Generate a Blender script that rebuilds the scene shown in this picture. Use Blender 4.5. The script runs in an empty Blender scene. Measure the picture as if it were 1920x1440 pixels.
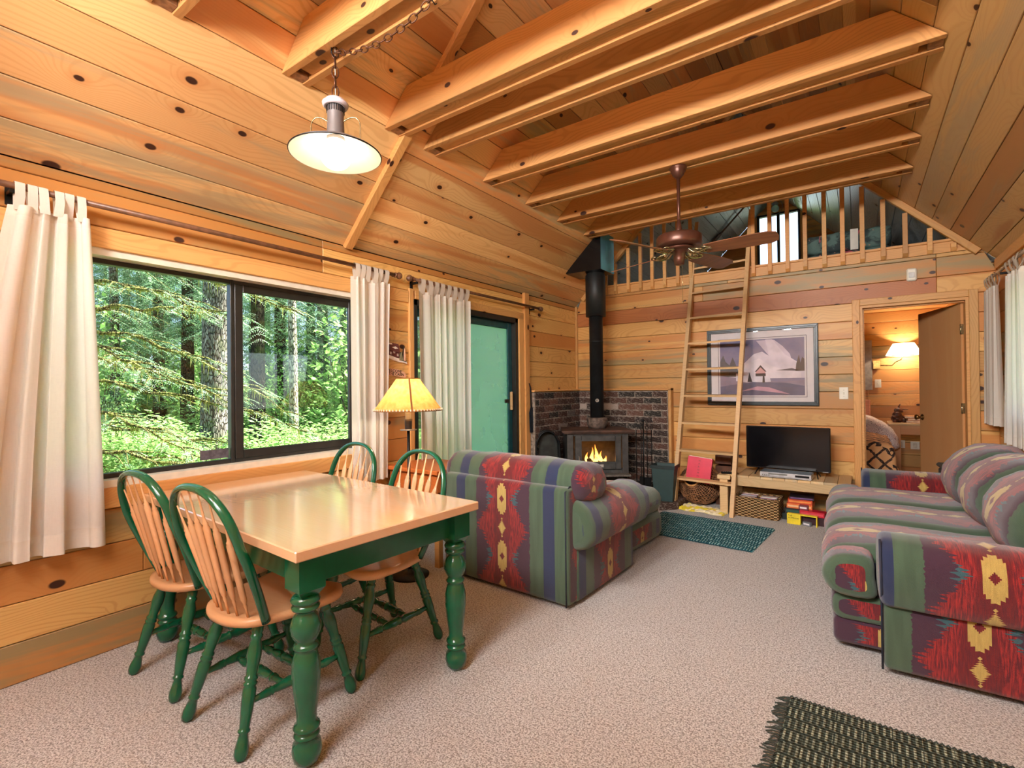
import bpy, math, random
from mathutils import Vector, Matrix
random.seed(7)
R = math.radians
V = Vector
sc = bpy.context.scene
col = sc.collection

# ---------------------------------------------------------------- camera, world, sun, exposure
cam_d = bpy.data.cameras.new('camera'); cam = bpy.data.objects.new('camera', cam_d); col.objects.link(cam)
cam_d.sensor_width = 36.0; cam_d.lens = 36.0 * 926 / 1920; cam_d.clip_start = 0.02; cam_d.clip_end = 400
CR = ((0.8181892, 0.5748275, -0.0118191), (0.0138882, 0.0007912, 0.9999032), (-0.5747813, 0.8182742, 0.0073360))
M = Matrix(((CR[0][0], CR[1][0], -CR[2][0]), (CR[0][1], CR[1][1], -CR[2][1]), (CR[0][2], CR[1][2], -CR[2][2])))
cam.matrix_world = Matrix.Translation((0, 0, 1.284)) @ M.to_4x4()
sc.camera = cam
w = bpy.data.worlds.new('world'); sc.world = w; w.use_nodes = True
wn = w.node_tree; wn.nodes.clear()
wo = wn.nodes.new('ShaderNodeOutputWorld'); wb = wn.nodes.new('ShaderNodeBackground'); sky = wn.nodes.new('ShaderNodeTexSky')
sky.sky_type = 'HOSEK_WILKIE'; sky.turbidity = 5.0; sky.ground_albedo = 0.3; sky.sun_direction = V((0.35, 0.7, 0.95)).normalized()
wb.inputs[1].default_value = 9.0
wn.links.new(sky.outputs[0], wb.inputs[0]); wn.links.new(wb.outputs[0], wo.inputs[0])
sun_d = bpy.data.lights.new('sun', 'SUN'); sun_d.energy = 30.0; sun_d.angle = R(1.5); sun_d.color = (1, .95, .86)
sun = bpy.data.objects.new('sun', sun_d); col.objects.link(sun)
sun.rotation_euler = V((0.35, 0.7, 0.95)).to_track_quat('Z', 'Y').to_euler()
vs = sc.view_settings
vs.view_transform = 'Standard'; vs.look = 'None'; vs.gamma = 1.0; vs.use_curve_mapping = False; vs.exposure = 0.58
PENDANT_E, FILL_PANEL_E, FLOORLAMP_E, BEDLAMP_E = 8.5, 19.0, 50.0, 170.0
FILL_TRACK_E = 165.0
cy = sc.cycles
cy.max_bounces = 10; cy.diffuse_bounces = 5; cy.glossy_bounces = 3; cy.transmission_bounces = 6; cy.transparent_max_bounces = 12
cy.sample_clamp_indirect = 6.0; cy.use_denoising = True
try: cy.denoiser = 'OPENIMAGEDENOISE'
except Exception: pass
cy.caustics_reflective = False; cy.caustics_refractive = False

# ---------------------------------------------------------------- helpers
def tag(o, label=None, cat=None, group=None, kind=None):
    if label: o['label'] = label
    if cat: o['category'] = cat
    if group: o['group'] = group
    if kind: o['kind'] = kind
    return o
def empty(name, loc=(0, 0, 0), rz=0, label=None, cat=None, group=None):
    o = bpy.data.objects.new(name, None); col.objects.link(o); o.location = loc; o.rotation_euler = (0, 0, rz)
    o.empty_display_size = .05
    return tag(o, label, cat, group)
def link(name, me, parent=None):
    o = bpy.data.objects.new(name, me); col.objects.link(o)
    if parent is not None: o.parent = parent
    return o
def copy_tree(o, parent=None):
    c = o.copy(); col.objects.link(c)
    if parent is not None: c.parent = parent
    for ch in list(o.children): copy_tree(ch, c)
    return c

class MB:
    def __init__(s): s.v = []; s.f = []; s.uv = []; s.mi = []; s.sm = []
    def add(s, vs_, fs, uvs=None, mi=0, smooth=False):
        b = len(s.v); s.v += [tuple(p) for p in vs_]
        for k, f in enumerate(fs):
            s.f.append(tuple(b + i for i in f)); s.mi.append(mi); s.sm.append(smooth)
            s.uv.append(uvs[k] if uvs else None)
        return s
    def box(s, x0, y0, z0, x1, y1, z1, b=0.0, mi=0, M=None):
        # box, optionally with chamfered edges
        if x0 > x1: x0, x1 = x1, x0
        if y0 > y1: y0, y1 = y1, y0
        if z0 > z1: z0, z1 = z1, z0
        if b <= 0:
            vs_ = [(x0,y0,z0),(x1,y0,z0),(x1,y1,z0),(x0,y1,z0),(x0,y0,z1),(x1,y0,z1),(x1,y1,z1),(x0,y1,z1)]
            fs = [(0,3,2,1),(4,5,6,7),(0,1,5,4),(1,2,6,5),(2,3,7,6),(3,0,4,7)]
        else:
            b = min(b, (x1-x0)*.49, (y1-y0)*.49, (z1-z0)*.49)
            vs_ = []; idx = {}
            for i, (X, sx) in enumerate(((x0, 1), (x1, -1))):
                for j, (Y, sy) in enumerate(((y0, 1), (y1, -1))):
                    for k, (Z, sz) in enumerate(((z0, 1), (z1, -1))):
                        for a in range(3):
                            idx[(i,j,k,a)] = len(vs_)
                            vs_.append((X + (0 if a == 0 else sx*b), Y + (0 if a == 1 else sy*b), Z + (0 if a == 2 else sz*b)))
            I = lambda i,j,k,a: idx[(i,j,k,a)]
            fs = []
            fs.append((I(0,0,0,0),I(0,0,1,0),I(0,1,1,0),I(0,1,0,0))); fs.append((I(1,0,0,0),I(1,1,0,0),I(1,1,1,0),I(1,0,1,0)))
            fs.append((I(0,0,0,1),I(1,0,0,1),I(1,0,1,1),I(0,0,1,1))); fs.append((I(0,1,0,1),I(0,1,1,1),I(1,1,1,1),I(1,1,0,1)))
            fs.append((I(0,0,0,2),I(0,1,0,2),I(1,1,0,2),I(1,0,0,2))); fs.append((I(0,0,1,2),I(1,0,1,2),I(1,1,1,2),I(0,1,1,2)))
            for j in (0,1):
                for k in (0,1):
                    q = (I(0,j,k,1),I(0,j,k,2),I(1,j,k,2),I(1,j,k,1)); fs.append(q if (j+k)%2==0 else q[::-1])
            for i in (0,1):
                for k in (0,1):
                    q = (I(i,0,k,2),I(i,0,k,0),I(i,1,k,0),I(i,1,k,2)); fs.append(q if (i+k)%2==0 else q[::-1])
            for i in (0,1):
                for j in (0,1):
                    q = (I(i,j,0,0),I(i,j,0,1),I(i,j,1,1),I(i,j,1,0)); fs.append(q if (i+j)%2==0 else q[::-1])
            for i in (0,1):
                for j in (0,1):
                    for k in (0,1):
                        q = (I(i,j,k,0),I(i,j,k,1),I(i,j,k,2)); fs.append(q if (i+j+k)%2==1 else q[::-1])
        if M is not None: vs_ = [tuple(M @ V(p)) for p in vs_]
        return s.add(vs_, fs, mi=mi)
    def prism(s, pts, z0, z1, M=None, mi=0, smooth=False):
        # closed polygon in XY (ccw), extruded in z
        n = len(pts)
        vs_ = [(x, y, z0) for x, y in pts] + [(x, y, z1) for x, y in pts]
        if M is not None: vs_ = [tuple(M @ V(p)) for p in vs_]
        fs = [tuple(range(n))[::-1], tuple(range(n, 2*n))] + [(i, (i+1) % n, n+(i+1) % n, n+i) for i in range(n)]
        s.add(vs_, fs[:2], mi=mi); b = len(s.v) - 2*n
        for f in fs[2:]:
            s.f.append(tuple(b+i for i in f)); s.mi.append(mi); s.sm.append(smooth); s.uv.append(None)
        return s
    def tube(s, pts, r, seg=8, cap=True, flat=1.0, up=None, mi=0):
        # tube along points; r number or list; flat squashes the second axis
        P = [V(p) for p in pts]; n = len(P); rs = r if isinstance(r, (list, tuple)) else [r]*n
        T = []
        for i in range(n):
            t = (P[min(i+1, n-1)] - P[max(i-1, 0)])
            T.append(t.normalized() if t.length > 1e-9 else V((0, 0, 1)))
        a = V(up) if up else (V((0, 0, 1)) if abs(T[0].z) < .9 else V((1, 0, 0)))
        a = (a - T[0]*a.dot(T[0])).normalized(); vs_ = []
        for i in range(n):
            a = (a - T[i]*a.dot(T[i]))
            a = a.normalized() if a.length > 1e-6 else T[i].orthogonal().normalized()
            b = T[i].cross(a)
            for k in range(seg):
                th = 2*math.pi*k/seg
                vs_.append(tuple(P[i] + (a*math.cos(th) + b*math.sin(th)*flat)*rs[i]))
        fs = [(i*seg+k, i*seg+(k+1) % seg, (i+1)*seg+(k+1) % seg, (i+1)*seg+k) for i in range(n-1) for k in range(seg)]
        s.add(vs_, fs, mi=mi, smooth=True)
        if cap:
            b0 = len(s.v)-n*seg
            s.f.append(tuple(b0+k for k in range(seg))[::-1]); s.f.append(tuple(b0+(n-1)*seg+k for k in range(seg)))
            s.mi += [mi, mi]; s.sm += [False, False]; s.uv += [None, None]
        return s
    def lathe(s, prof, c=(0, 0, 0), seg=20, M=None, sx=1.0, sy=1.0, mi=0, smooth=True, cap=True):
        # prof: [(r, z)]
        vs_ = []
        for r, z in prof:
            for k in range(seg):
                th = 2*math.pi*k/seg
                vs_.append((c[0]+r*math.cos(th)*sx, c[1]+r*math.sin(th)*sy, c[2]+z))
        if M is not None: vs_ = [tuple(M @ V(p)) for p in vs_]
        n = len(prof)
        fs = [(i*seg+k, i*seg+(k+1) % seg, (i+1)*seg+(k+1) % seg, (i+1)*seg+k) for i in range(n-1) for k in range(seg)]
        s.add(vs_, fs, mi=mi, smooth=smooth)
        b0 = len(s.v)-n*seg
        if cap and prof[0][0] > 1e-4: s.f.append(tuple(b0+k for k in range(seg))[::-1]); s.mi.append(mi); s.sm.append(False); s.uv.append(None)
        if cap and prof[-1][0] > 1e-4: s.f.append(tuple(b0+(n-1)*seg+k for k in range(seg))); s.mi.append(mi); s.sm.append(False); s.uv.append(None)
        return s
    def mesh(s, name, mats):
        me = bpy.data.meshes.new(name); me.from_pydata(s.v, [], s.f)
        for m in (mats if isinstance(mats, (list, tuple)) else [mats]): me.materials.append(m)
        me.polygons.foreach_set('material_index', s.mi); me.polygons.foreach_set('use_smooth', s.sm)
        if any(u is not None for u in s.uv):
            uvl = me.uv_layers.new(name='fab'); k = 0; d = []
            for u, f in zip(s.uv, s.f):
                for j in range(len(f)): d += list(u[j]) if u else [0.0, 0.0]
            uvl.data.foreach_set('uv', d)
        me.update(); return me
    def build(s, name, mats, parent=None):
        return link(name, s.mesh(name, mats), parent)
def ball(mb, c, r, sx=1, sy=1, sz=1, seg=16, rings=10, mi=0, M=None):
    prof = [(max(1e-5, r*math.sin(math.pi*i/rings)), -r*sz*math.cos(math.pi*i/rings)) for i in range(rings+1)]
    return mb.lathe(prof, c, seg, sx=sx, sy=sy, mi=mi, M=M)
def cyl(mb, p0, p1, r, seg=16, mi=0): return mb.tube([p0, p1], r, seg, mi=mi)
def smooth_curve(P, n=6, closed=False):
    out = []; N = len(P)
    rng = range(N) if closed else range(N-1)
    for i in rng:
        g = (lambda k: P[k % N]) if closed else (lambda k: P[max(0, min(N-1, k))])
        p0, p1, p2, p3 = g(i-1), g(i), g(i+1), g(i+2)
        for j in range(n):
            t = j/n; o = []
            for a in range(len(p1)):
                o.append(.5*((2*p1[a])+(-p0[a]+p2[a])*t+(2*p0[a]-5*p1[a]+4*p2[a]-p3[a])*t*t+(-p0[a]+3*p1[a]-3*p2[a]+p3[a])*t**3))
            out.append(tuple(o))
    if not closed: out.append(tuple(P[-1]))
    return out
def frame_mat(p, xd, yd):
    xd = V(xd).normalized(); yd = V(yd).normalized(); zd = xd.cross(yd).normalized()
    m = Matrix((xd, yd, zd)).transposed().to_4x4(); m.translation = V(p); return m

# ---------------------------------------------------------------- node helpers
class NT:
    def __init__(s, name):
        s.m = bpy.data.materials.new(name); s.m.use_nodes = True; s.t = s.m.node_tree; s.t.nodes.clear()
        s.out = s.n('ShaderNodeOutputMaterial')
    def n(s, typ, **kw):
        nd = s.t.nodes.new(typ)
        for k, v in kw.items(): setattr(nd, k, v)
        return nd
    def set(s, inp, v):
        if isinstance(v, bpy.types.NodeSocket): s.t.links.new(v, inp)
        elif v is not None:
            if inp.type == 'RGBA' and not isinstance(v, (int, float)) and len(v) == 3: v = (*v, 1)
            inp.default_value = v
    def m_(s, op, a, b=None, c=None, clamp=False):
        nd = s.n('ShaderNodeMath', operation=op); nd.use_clamp = clamp
        s.set(nd.inputs[0], a)
        if b is not None: s.set(nd.inputs[1], b)
        if c is not None: s.set(nd.inputs[2], c)
        return nd.outputs[0]
    def vm(s, op, a, b=None, scale=None):
        nd = s.n('ShaderNodeVectorMath', operation=op); s.set(nd.inputs[0], a)
        if b is not None: s.set(nd.inputs[1], b)
        if scale is not None: s.set(nd.inputs['Scale'], scale)
        return nd.outputs[1] if op in ('LENGTH', 'DISTANCE', 'DOT_PRODUCT') else nd.outputs[0]
    def mix(s, f, a, b, blend='MIX'):
        nd = s.n('ShaderNodeMix', data_type='RGBA', blend_type=blend)
        s.set(nd.inputs[0], f); s.set(nd.inputs[6], a); s.set(nd.inputs[7], b); return nd.outputs[2]
    def ss(s, x, a, b, lo=0.0, hi=1.0):
        nd = s.n('ShaderNodeMapRange', interpolation_type='SMOOTHSTEP')
        s.set(nd.inputs[0], x); s.set(nd.inputs[1], a); s.set(nd.inputs[2], b); nd.inputs[3].default_value = lo; nd.inputs[4].default_value = hi
        return nd.outputs[0]
    def noise(s, vec, scale=1.0, detail=2.0, rough=.5, dist=0.0, color=False):
        nd = s.n('ShaderNodeTexNoise'); s.set(nd.inputs['Vector'], vec); nd.inputs['Scale'].default_value = scale
        nd.inputs['Detail'].default_value = detail; nd.inputs['Roughness'].default_value = rough; nd.inputs['Distortion'].default_value = dist
        return nd.outputs[1 if color else 0]
    def coord(s, which='Object'): return s.n('ShaderNodeTexCoord').outputs[which]
    def sep(s, v):
        nd = s.n('ShaderNodeSeparateXYZ'); s.set(nd.inputs[0], v); return nd.outputs
    def comb(s, x=0.0, y=0.0, z=0.0):
        nd = s.n('ShaderNodeCombineXYZ'); s.set(nd.inputs[0], x); s.set(nd.inputs[1], y); s.set(nd.inputs[2], z); return nd.outputs[0]
    def rand(s): return s.n('ShaderNodeObjectInfo').outputs['Random']
    def bump(s, h, strength=.3, dist=.005):
        nd = s.n('ShaderNodeBump'); nd.inputs['Strength'].default_value = strength; nd.inputs['Distance'].default_value = dist
        s.set(nd.inputs['Height'], h); return nd.outputs[0]
    def bsdf(s, color, rough=.5, metal=0.0, normal=None, spec=.5, emit=None, es=0.0, coat=0.0, sheen=0.0, trans=0.0, out=True):
        b = s.n('ShaderNodeBsdfPrincipled'); s.set(b.inputs['Base Color'], color); s.set(b.inputs['Roughness'], rough)
        b.inputs['Metallic'].default_value = metal; b.inputs['Specular IOR Level'].default_value = spec
        b.inputs['Coat Weight'].default_value = coat; b.inputs['Coat Roughness'].default_value = .12
        b.inputs['Sheen Weight'].default_value = sheen; b.inputs['Transmission Weight'].default_value = trans
        if normal is not None: s.set(b.inputs['Normal'], normal)
        if emit is not None: s.set(b.inputs['Emission Color'], emit); b.inputs['Emission Strength'].default_value = es
        if out: s.t.links.new(b.outputs[0], s.out.inputs[0])
        return b.outputs[0]
def lin(r, g, b):
    f = lambda c: (c/255/12.92) if c/255 <= .04045 else ((c/255+.055)/1.055)**2.4
    return (f(r), f(g), f(b))
_mc = {}
def plain(name, rgb, rough=.5, metal=0.0, var=.12, scale=18, bump=.12, bscale=90, spec=.5, coat=0.0, sheen=0.0, emit=0.0, stretch=(1, 1, 1)):
    if name in _mc: return _mc[name]
    t = NT(name); c = lin(*rgb); co = t.coord(); co2 = t.vm('MULTIPLY', co, stretch)
    n1 = t.noise(co2, scale, 3.0)
    d = tuple(x*(1-var*1.6) for x in c); l = tuple(min(1, x*(1+var)) for x in c)
    cc = t.mix(t.ss(n1, .3, .7), d, l)
    nb = t.noise(co2, bscale, 2.0) if bump > 0 else None
    t.bsdf(cc, rough, metal, t.bump(nb, bump, .002) if nb else None, spec, cc if emit else None, emit, coat, sheen)
    _mc[name] = t.m; return t.m

def pine(name, base, dark, orange, grey, knot=(60, 30, 18), greyamt=.5, orangeamt=.5, rough=.42, knots=.32, spec=.4, ring=1.0):
    t = NT(name); rnd = t.rand(); co = t.coord()
    off = t.comb(t.m_('MULTIPLY', rnd, 37.0), t.m_('MULTIPLY', rnd, 91.0), t.m_('MULTIPLY', rnd, 53.0))
    p = t.vm('ADD', co, off); x, y, z = t.sep(p)
    yz = t.m_('ADD', y, t.m_('MULTIPLY', z, .9))
    # knots
    kv = t.comb(t.m_('MULTIPLY', x, 2.6), t.m_('MULTIPLY', yz, 4.2), 0.0)
    vo = t.n('ShaderNodeTexVoronoi', voronoi_dimensions='2D'); t.set(vo.inputs['Vector'], kv); vo.inputs['Scale'].default_value = 1.0; vo.inputs['Randomness'].default_value = 1.0
    kd = vo.outputs['Distance']; kc = t.sep(vo.outputs['Color'])
    gate = t.m_('LESS_THAN', kc[0], knots); sz = t.m_('MULTIPLY_ADD', t.m_('POWER', kc[1], 1.5), .058, .040)
    kn = t.m_('MULTIPLY', t.m_('SUBTRACT', 1.0, t.ss(t.m_('DIVIDE', kd, sz), .75, 1.1)), gate)
    halo = t.m_('MULTIPLY', t.m_('SUBTRACT', 1.0, t.ss(t.m_('DIVIDE', kd, sz), .9, 3.2)), gate)
    # rings bend round the knots
    bend = t.m_('MULTIPLY', t.m_('MULTIPLY', t.m_('SUBTRACT', 1.0, t.ss(kd, .0, .42)), gate), .055)
    low = t.noise(t.comb(t.m_('MULTIPLY', x, .8), t.m_('MULTIPLY', yz, 2.6), 0.0), 1.0, 2.0, .5, .3)
    ph = t.m_('ADD', t.m_('ADD', t.m_('MULTIPLY', low, .36), bend), t.m_('MULTIPLY', yz, .5))
    rings = t.m_('SINE', t.m_('MULTIPLY', ph, 420.0))
    ringm = t.ss(rings, .1, 1.0)
    fine = t.noise(t.comb(t.m_('MULTIPLY', x, 6.0), t.m_('MULTIPLY', yz, 190.0), 0.0), 1.0, 3.0, .6)
    cb = t.mix(t.ss(rnd, .1, .9), lin(*base), tuple(a*.6+b*.4 for a, b in zip(lin(*base), lin(*orange))))
    r4 = t.m_('FRACT', t.m_('MULTIPLY', rnd, 17.9)); cb = t.mix(t.m_('MULTIPLY', t.ss(r4, .84, .9), orangeamt), cb, tuple(a*.72 for a in lin(*orange)))
    cb = t.mix(t.m_('MULTIPLY', ringm, .34*ring), cb, lin(*dark))
    cb = t.mix(t.m_('MULTIPLY', t.ss(fine, .5, .85), .3), cb, lin(*dark))
    hw = t.noise(t.comb(t.m_('MULTIPLY', x, .35), t.m_('MULTIPLY', yz, 5.0), 3.0), 1.0, 2.0, .5, .6)
    r2 = t.m_('FRACT', t.m_('MULTIPLY', rnd, 7.31))
    cb = t.mix(t.m_('MULTIPLY', t.ss(t.m_('ADD', hw, t.m_('MULTIPLY_ADD', r2, .5, -.30)), .50, .60), orangeamt), cb, lin(*orange), 'MULTIPLY' if False else 'MIX')
    gn = t.noise(t.comb(t.m_('MULTIPLY', x, .7), t.m_('MULTIPLY', yz, 7.0), 9.0), 1.0, 4.0, .65, .8)
    r3 = t.m_('FRACT', t.m_('MULTIPLY', rnd, 13.7))
    cb = t.mix(t.m_('MULTIPLY', t.ss(t.m_('ADD', gn, t.m_('MULTIPLY_ADD', r3, .4, -.25)), .5, .72), greyamt), cb, lin(*grey))
    cb = t.mix(t.m_('MULTIPLY', halo, .45), cb, lin(*orange))
    cb = t.mix(kn, cb, lin(*knot))
    v = t.m_('MULTIPLY_ADD', t.m_('FRACT', t.m_('MULTIPLY', rnd, 29.3)), .34, .80)
    cb = t.mix(1.0, cb, t.comb(v, v, v), 'MULTIPLY')
    h = t.m_('ADD', t.m_('MULTIPLY', fine, .5), t.m_('MULTIPLY', ringm, .3))
    t.bsdf(cb, rough, 0, t.bump(h, .25, .0012), spec)
    return t.m
# ---------------------------------------------------------------- materials
PINE = pine('pine_wall', (230, 184, 112), (190, 130, 64), (198, 128, 66), (150, 140, 102), greyamt=.8, orangeamt=.75, rough=.42, knots=.62)
PINEC = pine('pine_ceiling', (236, 192, 132), (202, 146, 86), (206, 136, 78), (170, 158, 124), greyamt=.7, orangeamt=.8, rough=.4)
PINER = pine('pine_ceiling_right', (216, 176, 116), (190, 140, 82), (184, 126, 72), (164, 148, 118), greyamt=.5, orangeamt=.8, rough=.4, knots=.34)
PINEL = pine('loft_planks_painted_sheen', (216, 228, 230), (150, 166, 172), (160, 158, 144), (104, 124, 132), greyamt=.5, orangeamt=.15, rough=.3, knot=(30, 32, 34))  # cool grey-blue stands in for daylight sheen on the varnished pine
BEAM = pine('beam_wood', (208, 156, 96), (160, 108, 58), (184, 124, 68), (150, 124, 80), greyamt=.5, orangeamt=.6, rough=.6, knots=.4, ring=1.0)
TRIM = pine('trim_wood', (222, 170, 104), (186, 130, 72), (204, 140, 78), (184, 148, 98), greyamt=.2, orangeamt=.5, rough=.45, knots=.3)
LADDERW = pine('ladder_wood', (214, 178, 130), (186, 146, 100), (204, 162, 112), (186, 162, 128), greyamt=.15, orangeamt=.3, rough=.5, knots=.05)
BENCHW = pine('bench_wood', (220, 190, 142), (198, 164, 116), (212, 172, 120), (190, 180, 156), greyamt=.5, orangeamt=.3, rough=.55, knots=.12)
CHAIRW = pine('chair_maple', (224, 174, 128), (206, 150, 102), (214, 158, 110), (210, 162, 118), greyamt=.1, orangeamt=.5, rough=.25, knots=0.0, ring=.4)
TABLEW = pine('table_maple', (226, 186, 146), (212, 166, 124), (216, 164, 120), (224, 196, 166), greyamt=.3, orangeamt=.3, rough=.16, knots=0.0, ring=.2)
DOORW = pine('door_birch', (218, 166, 112), (204, 148, 94), (212, 154, 98), (212, 172, 124), greyamt=.2, orangeamt=.5, rough=.4, knots=0.0, ring=.35)
DARKGAP = plain('dark_gap', (70, 42, 22), .9, var=.2)
GREEN = plain('green_gloss_paint', (6, 88, 58), .16, var=.06, bump=.03, coat=.5)
BLACKF = plain('bronze_black_frame', (38, 37, 34), .4, var=.15)
WHITE = plain('white_jamb', (226, 222, 208), .5, var=.05)
OFFW = plain('offwhite_plastic', (232, 228, 214), .4, var=.03, bump=0)
STOVE = plain('stove_iron', (72, 70, 68), .55, .2, var=.18, bscale=300, bump=.3)
STOVET = plain('stove_top_rust', (84, 58, 46), .6, .2, var=.3, scale=9)
PIPE = plain('flue_black', (34, 35, 36), .5, .1, var=.25, scale=6)
IRON = plain('black_iron', (22, 22, 23), .45, .5, var=.2)
HOODSHEEN = plain('hood_painted_sheen', (64, 140, 158), .28, .3, var=.25, scale=5)  # teal light falling on one side of the flue box, put into its colour
COPPER = plain('fan_brown_metal', (98, 60, 46), .32, .45, var=.08)
BLADE = plain('fan_blade', (134, 86, 60), .38, var=.14, scale=5, stretch=(1, 8, 1))
BRASS = plain('antique_brass', (190, 178, 140), .25, .9, var=.25, scale=60)
STEEL = plain('grey_metal', (150, 148, 142), .35, .7, var=.08)
BRICK = None
def glass(name, tint=(1, 1, 1), refl=.9, haze=None, hz=0.0, rough=0.0):
    t = NT(name); tr = t.n('ShaderNodeBsdfTransparent'); tr.inputs[0].default_value = (*tint, 1)
    gl = t.n('ShaderNodeBsdfGlossy'); gl.inputs['Roughness'].default_value = rough
    fr = t.n('ShaderNodeFresnel'); fr.inputs[0].default_value = 1.5
    mx = t.n('ShaderNodeMixShader'); t.set(mx.inputs[0], t.m_('MULTIPLY', fr.outputs[0], refl)); t.t.links.new(tr.outputs[0], mx.inputs[1]); t.t.links.new(gl.outputs[0], mx.inputs[2])
    o = mx.outputs[0]
    if haze:
        df = t.n('ShaderNodeBsdfTranslucent'); df.inputs[0].default_value = (*haze, 1)
        nz = t.noise(t.coord(), 3.0, 3.0)
        m2 = t.n('ShaderNodeMixShader'); t.set(m2.inputs[0], t.m_('MULTIPLY', t.ss(nz, .2, .8, .9, 1.0), hz)); t.t.links.new(o, m2.inputs[1]); t.t.links.new(df.outputs[0], m2.inputs[2]); o = m2.outputs[0]
    t.t.links.new(o, t.out.inputs[0]); return t.m
for n_ in TABLEW.node_tree.nodes:
    if n_.type == 'BSDF_PRINCIPLED': n_.inputs['Coat Weight'].default_value = 1.0; n_.inputs['Coat Roughness'].default_value = .10; n_.inputs['Coat IOR'].default_value = 1.75
GLASS = glass('window_glass', (.96, .98, .97), .8)
GLASST = glass('tinted_door_glass', (.70, .86, .80), 1.0, (.72, .90, .84), .26)
def emis(name, c, e):
    t = NT(name); em = t.n('ShaderNodeEmission'); em.inputs[0].default_value = (*c, 1); em.inputs[1].default_value = e
    t.t.links.new(em.outputs[0], t.out.inputs[0]); return t.m
def carpet():
    t = NT('carpet_pile'); co = t.coord()
    n = t.noise(co, 150, 3, .7); n2 = t.noise(co, 70, 2, .6); n3 = t.noise(co, 2.2, 2)
    c = t.mix(t.ss(n, .34, .60), lin(112, 104, 100), lin(216, 214, 212))
    c = t.mix(t.m_('MULTIPLY', t.ss(n2, .52, .66), .65), c, lin(130, 122, 118))
    c = t.mix(t.m_('MULTIPLY', t.ss(n3, .35, .7), .12), c, lin(182, 168, 156))
    t.bsdf(c, .95, 0, t.bump(t.m_('ADD', n, n2), .9, .006), .1, sheen=.15); return t.m
CARPET = carpet()

# ---------------------------------------------------------------- plank walls
XL, XR, D, YB, WH = -3.06, 0.98, 5.84, -3.2, 2.333
S2 = math.sqrt(.5); RX, RZ = -1.04, 4.353; SL = (RZ-WH)/S2; GY = 9.0
def board(name, parent, p0, xd, yd, L, W, T, mat, ch=.003, e=None, zoff=0.0):
    # a board in its own frame: x along the grain, y across, z out of the face (face at z = zoff)
    x0b, x1b, x0t, x1t = e if e else (0, L, 0, L)
    c = min(ch, W*.3, T*.5)
    ox = p0
    vs_ = [(x0b, 0, -T), (x1b, 0, -T), (x1t, W, -T), (x0t, W, -T),
           (x0b, 0, -c), (x1b, 0, -c), (x1t, W, -c), (x0t, W, -c),
           (x0b+c, c, 0), (x1b-c, c, 0), (x1t-c, W-c, 0), (x0t+c, W-c, 0)]
    fs = [(3, 2, 1, 0), (8, 9, 10, 11), (0, 1, 5, 4), (1, 2, 6, 5), (2, 3, 7, 6), (3, 0, 4, 7), (4, 5, 9, 8), (5, 6, 10, 9), (6, 7, 11, 10), (7, 4, 8, 11)]
    mb = MB(); mb.add([(a, b, c_+zoff) for a, b, c_ in vs_], fs)
    o = mb.build(name, mat, parent); o.matrix_local = frame_mat(ox, xd, yd); return o
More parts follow.
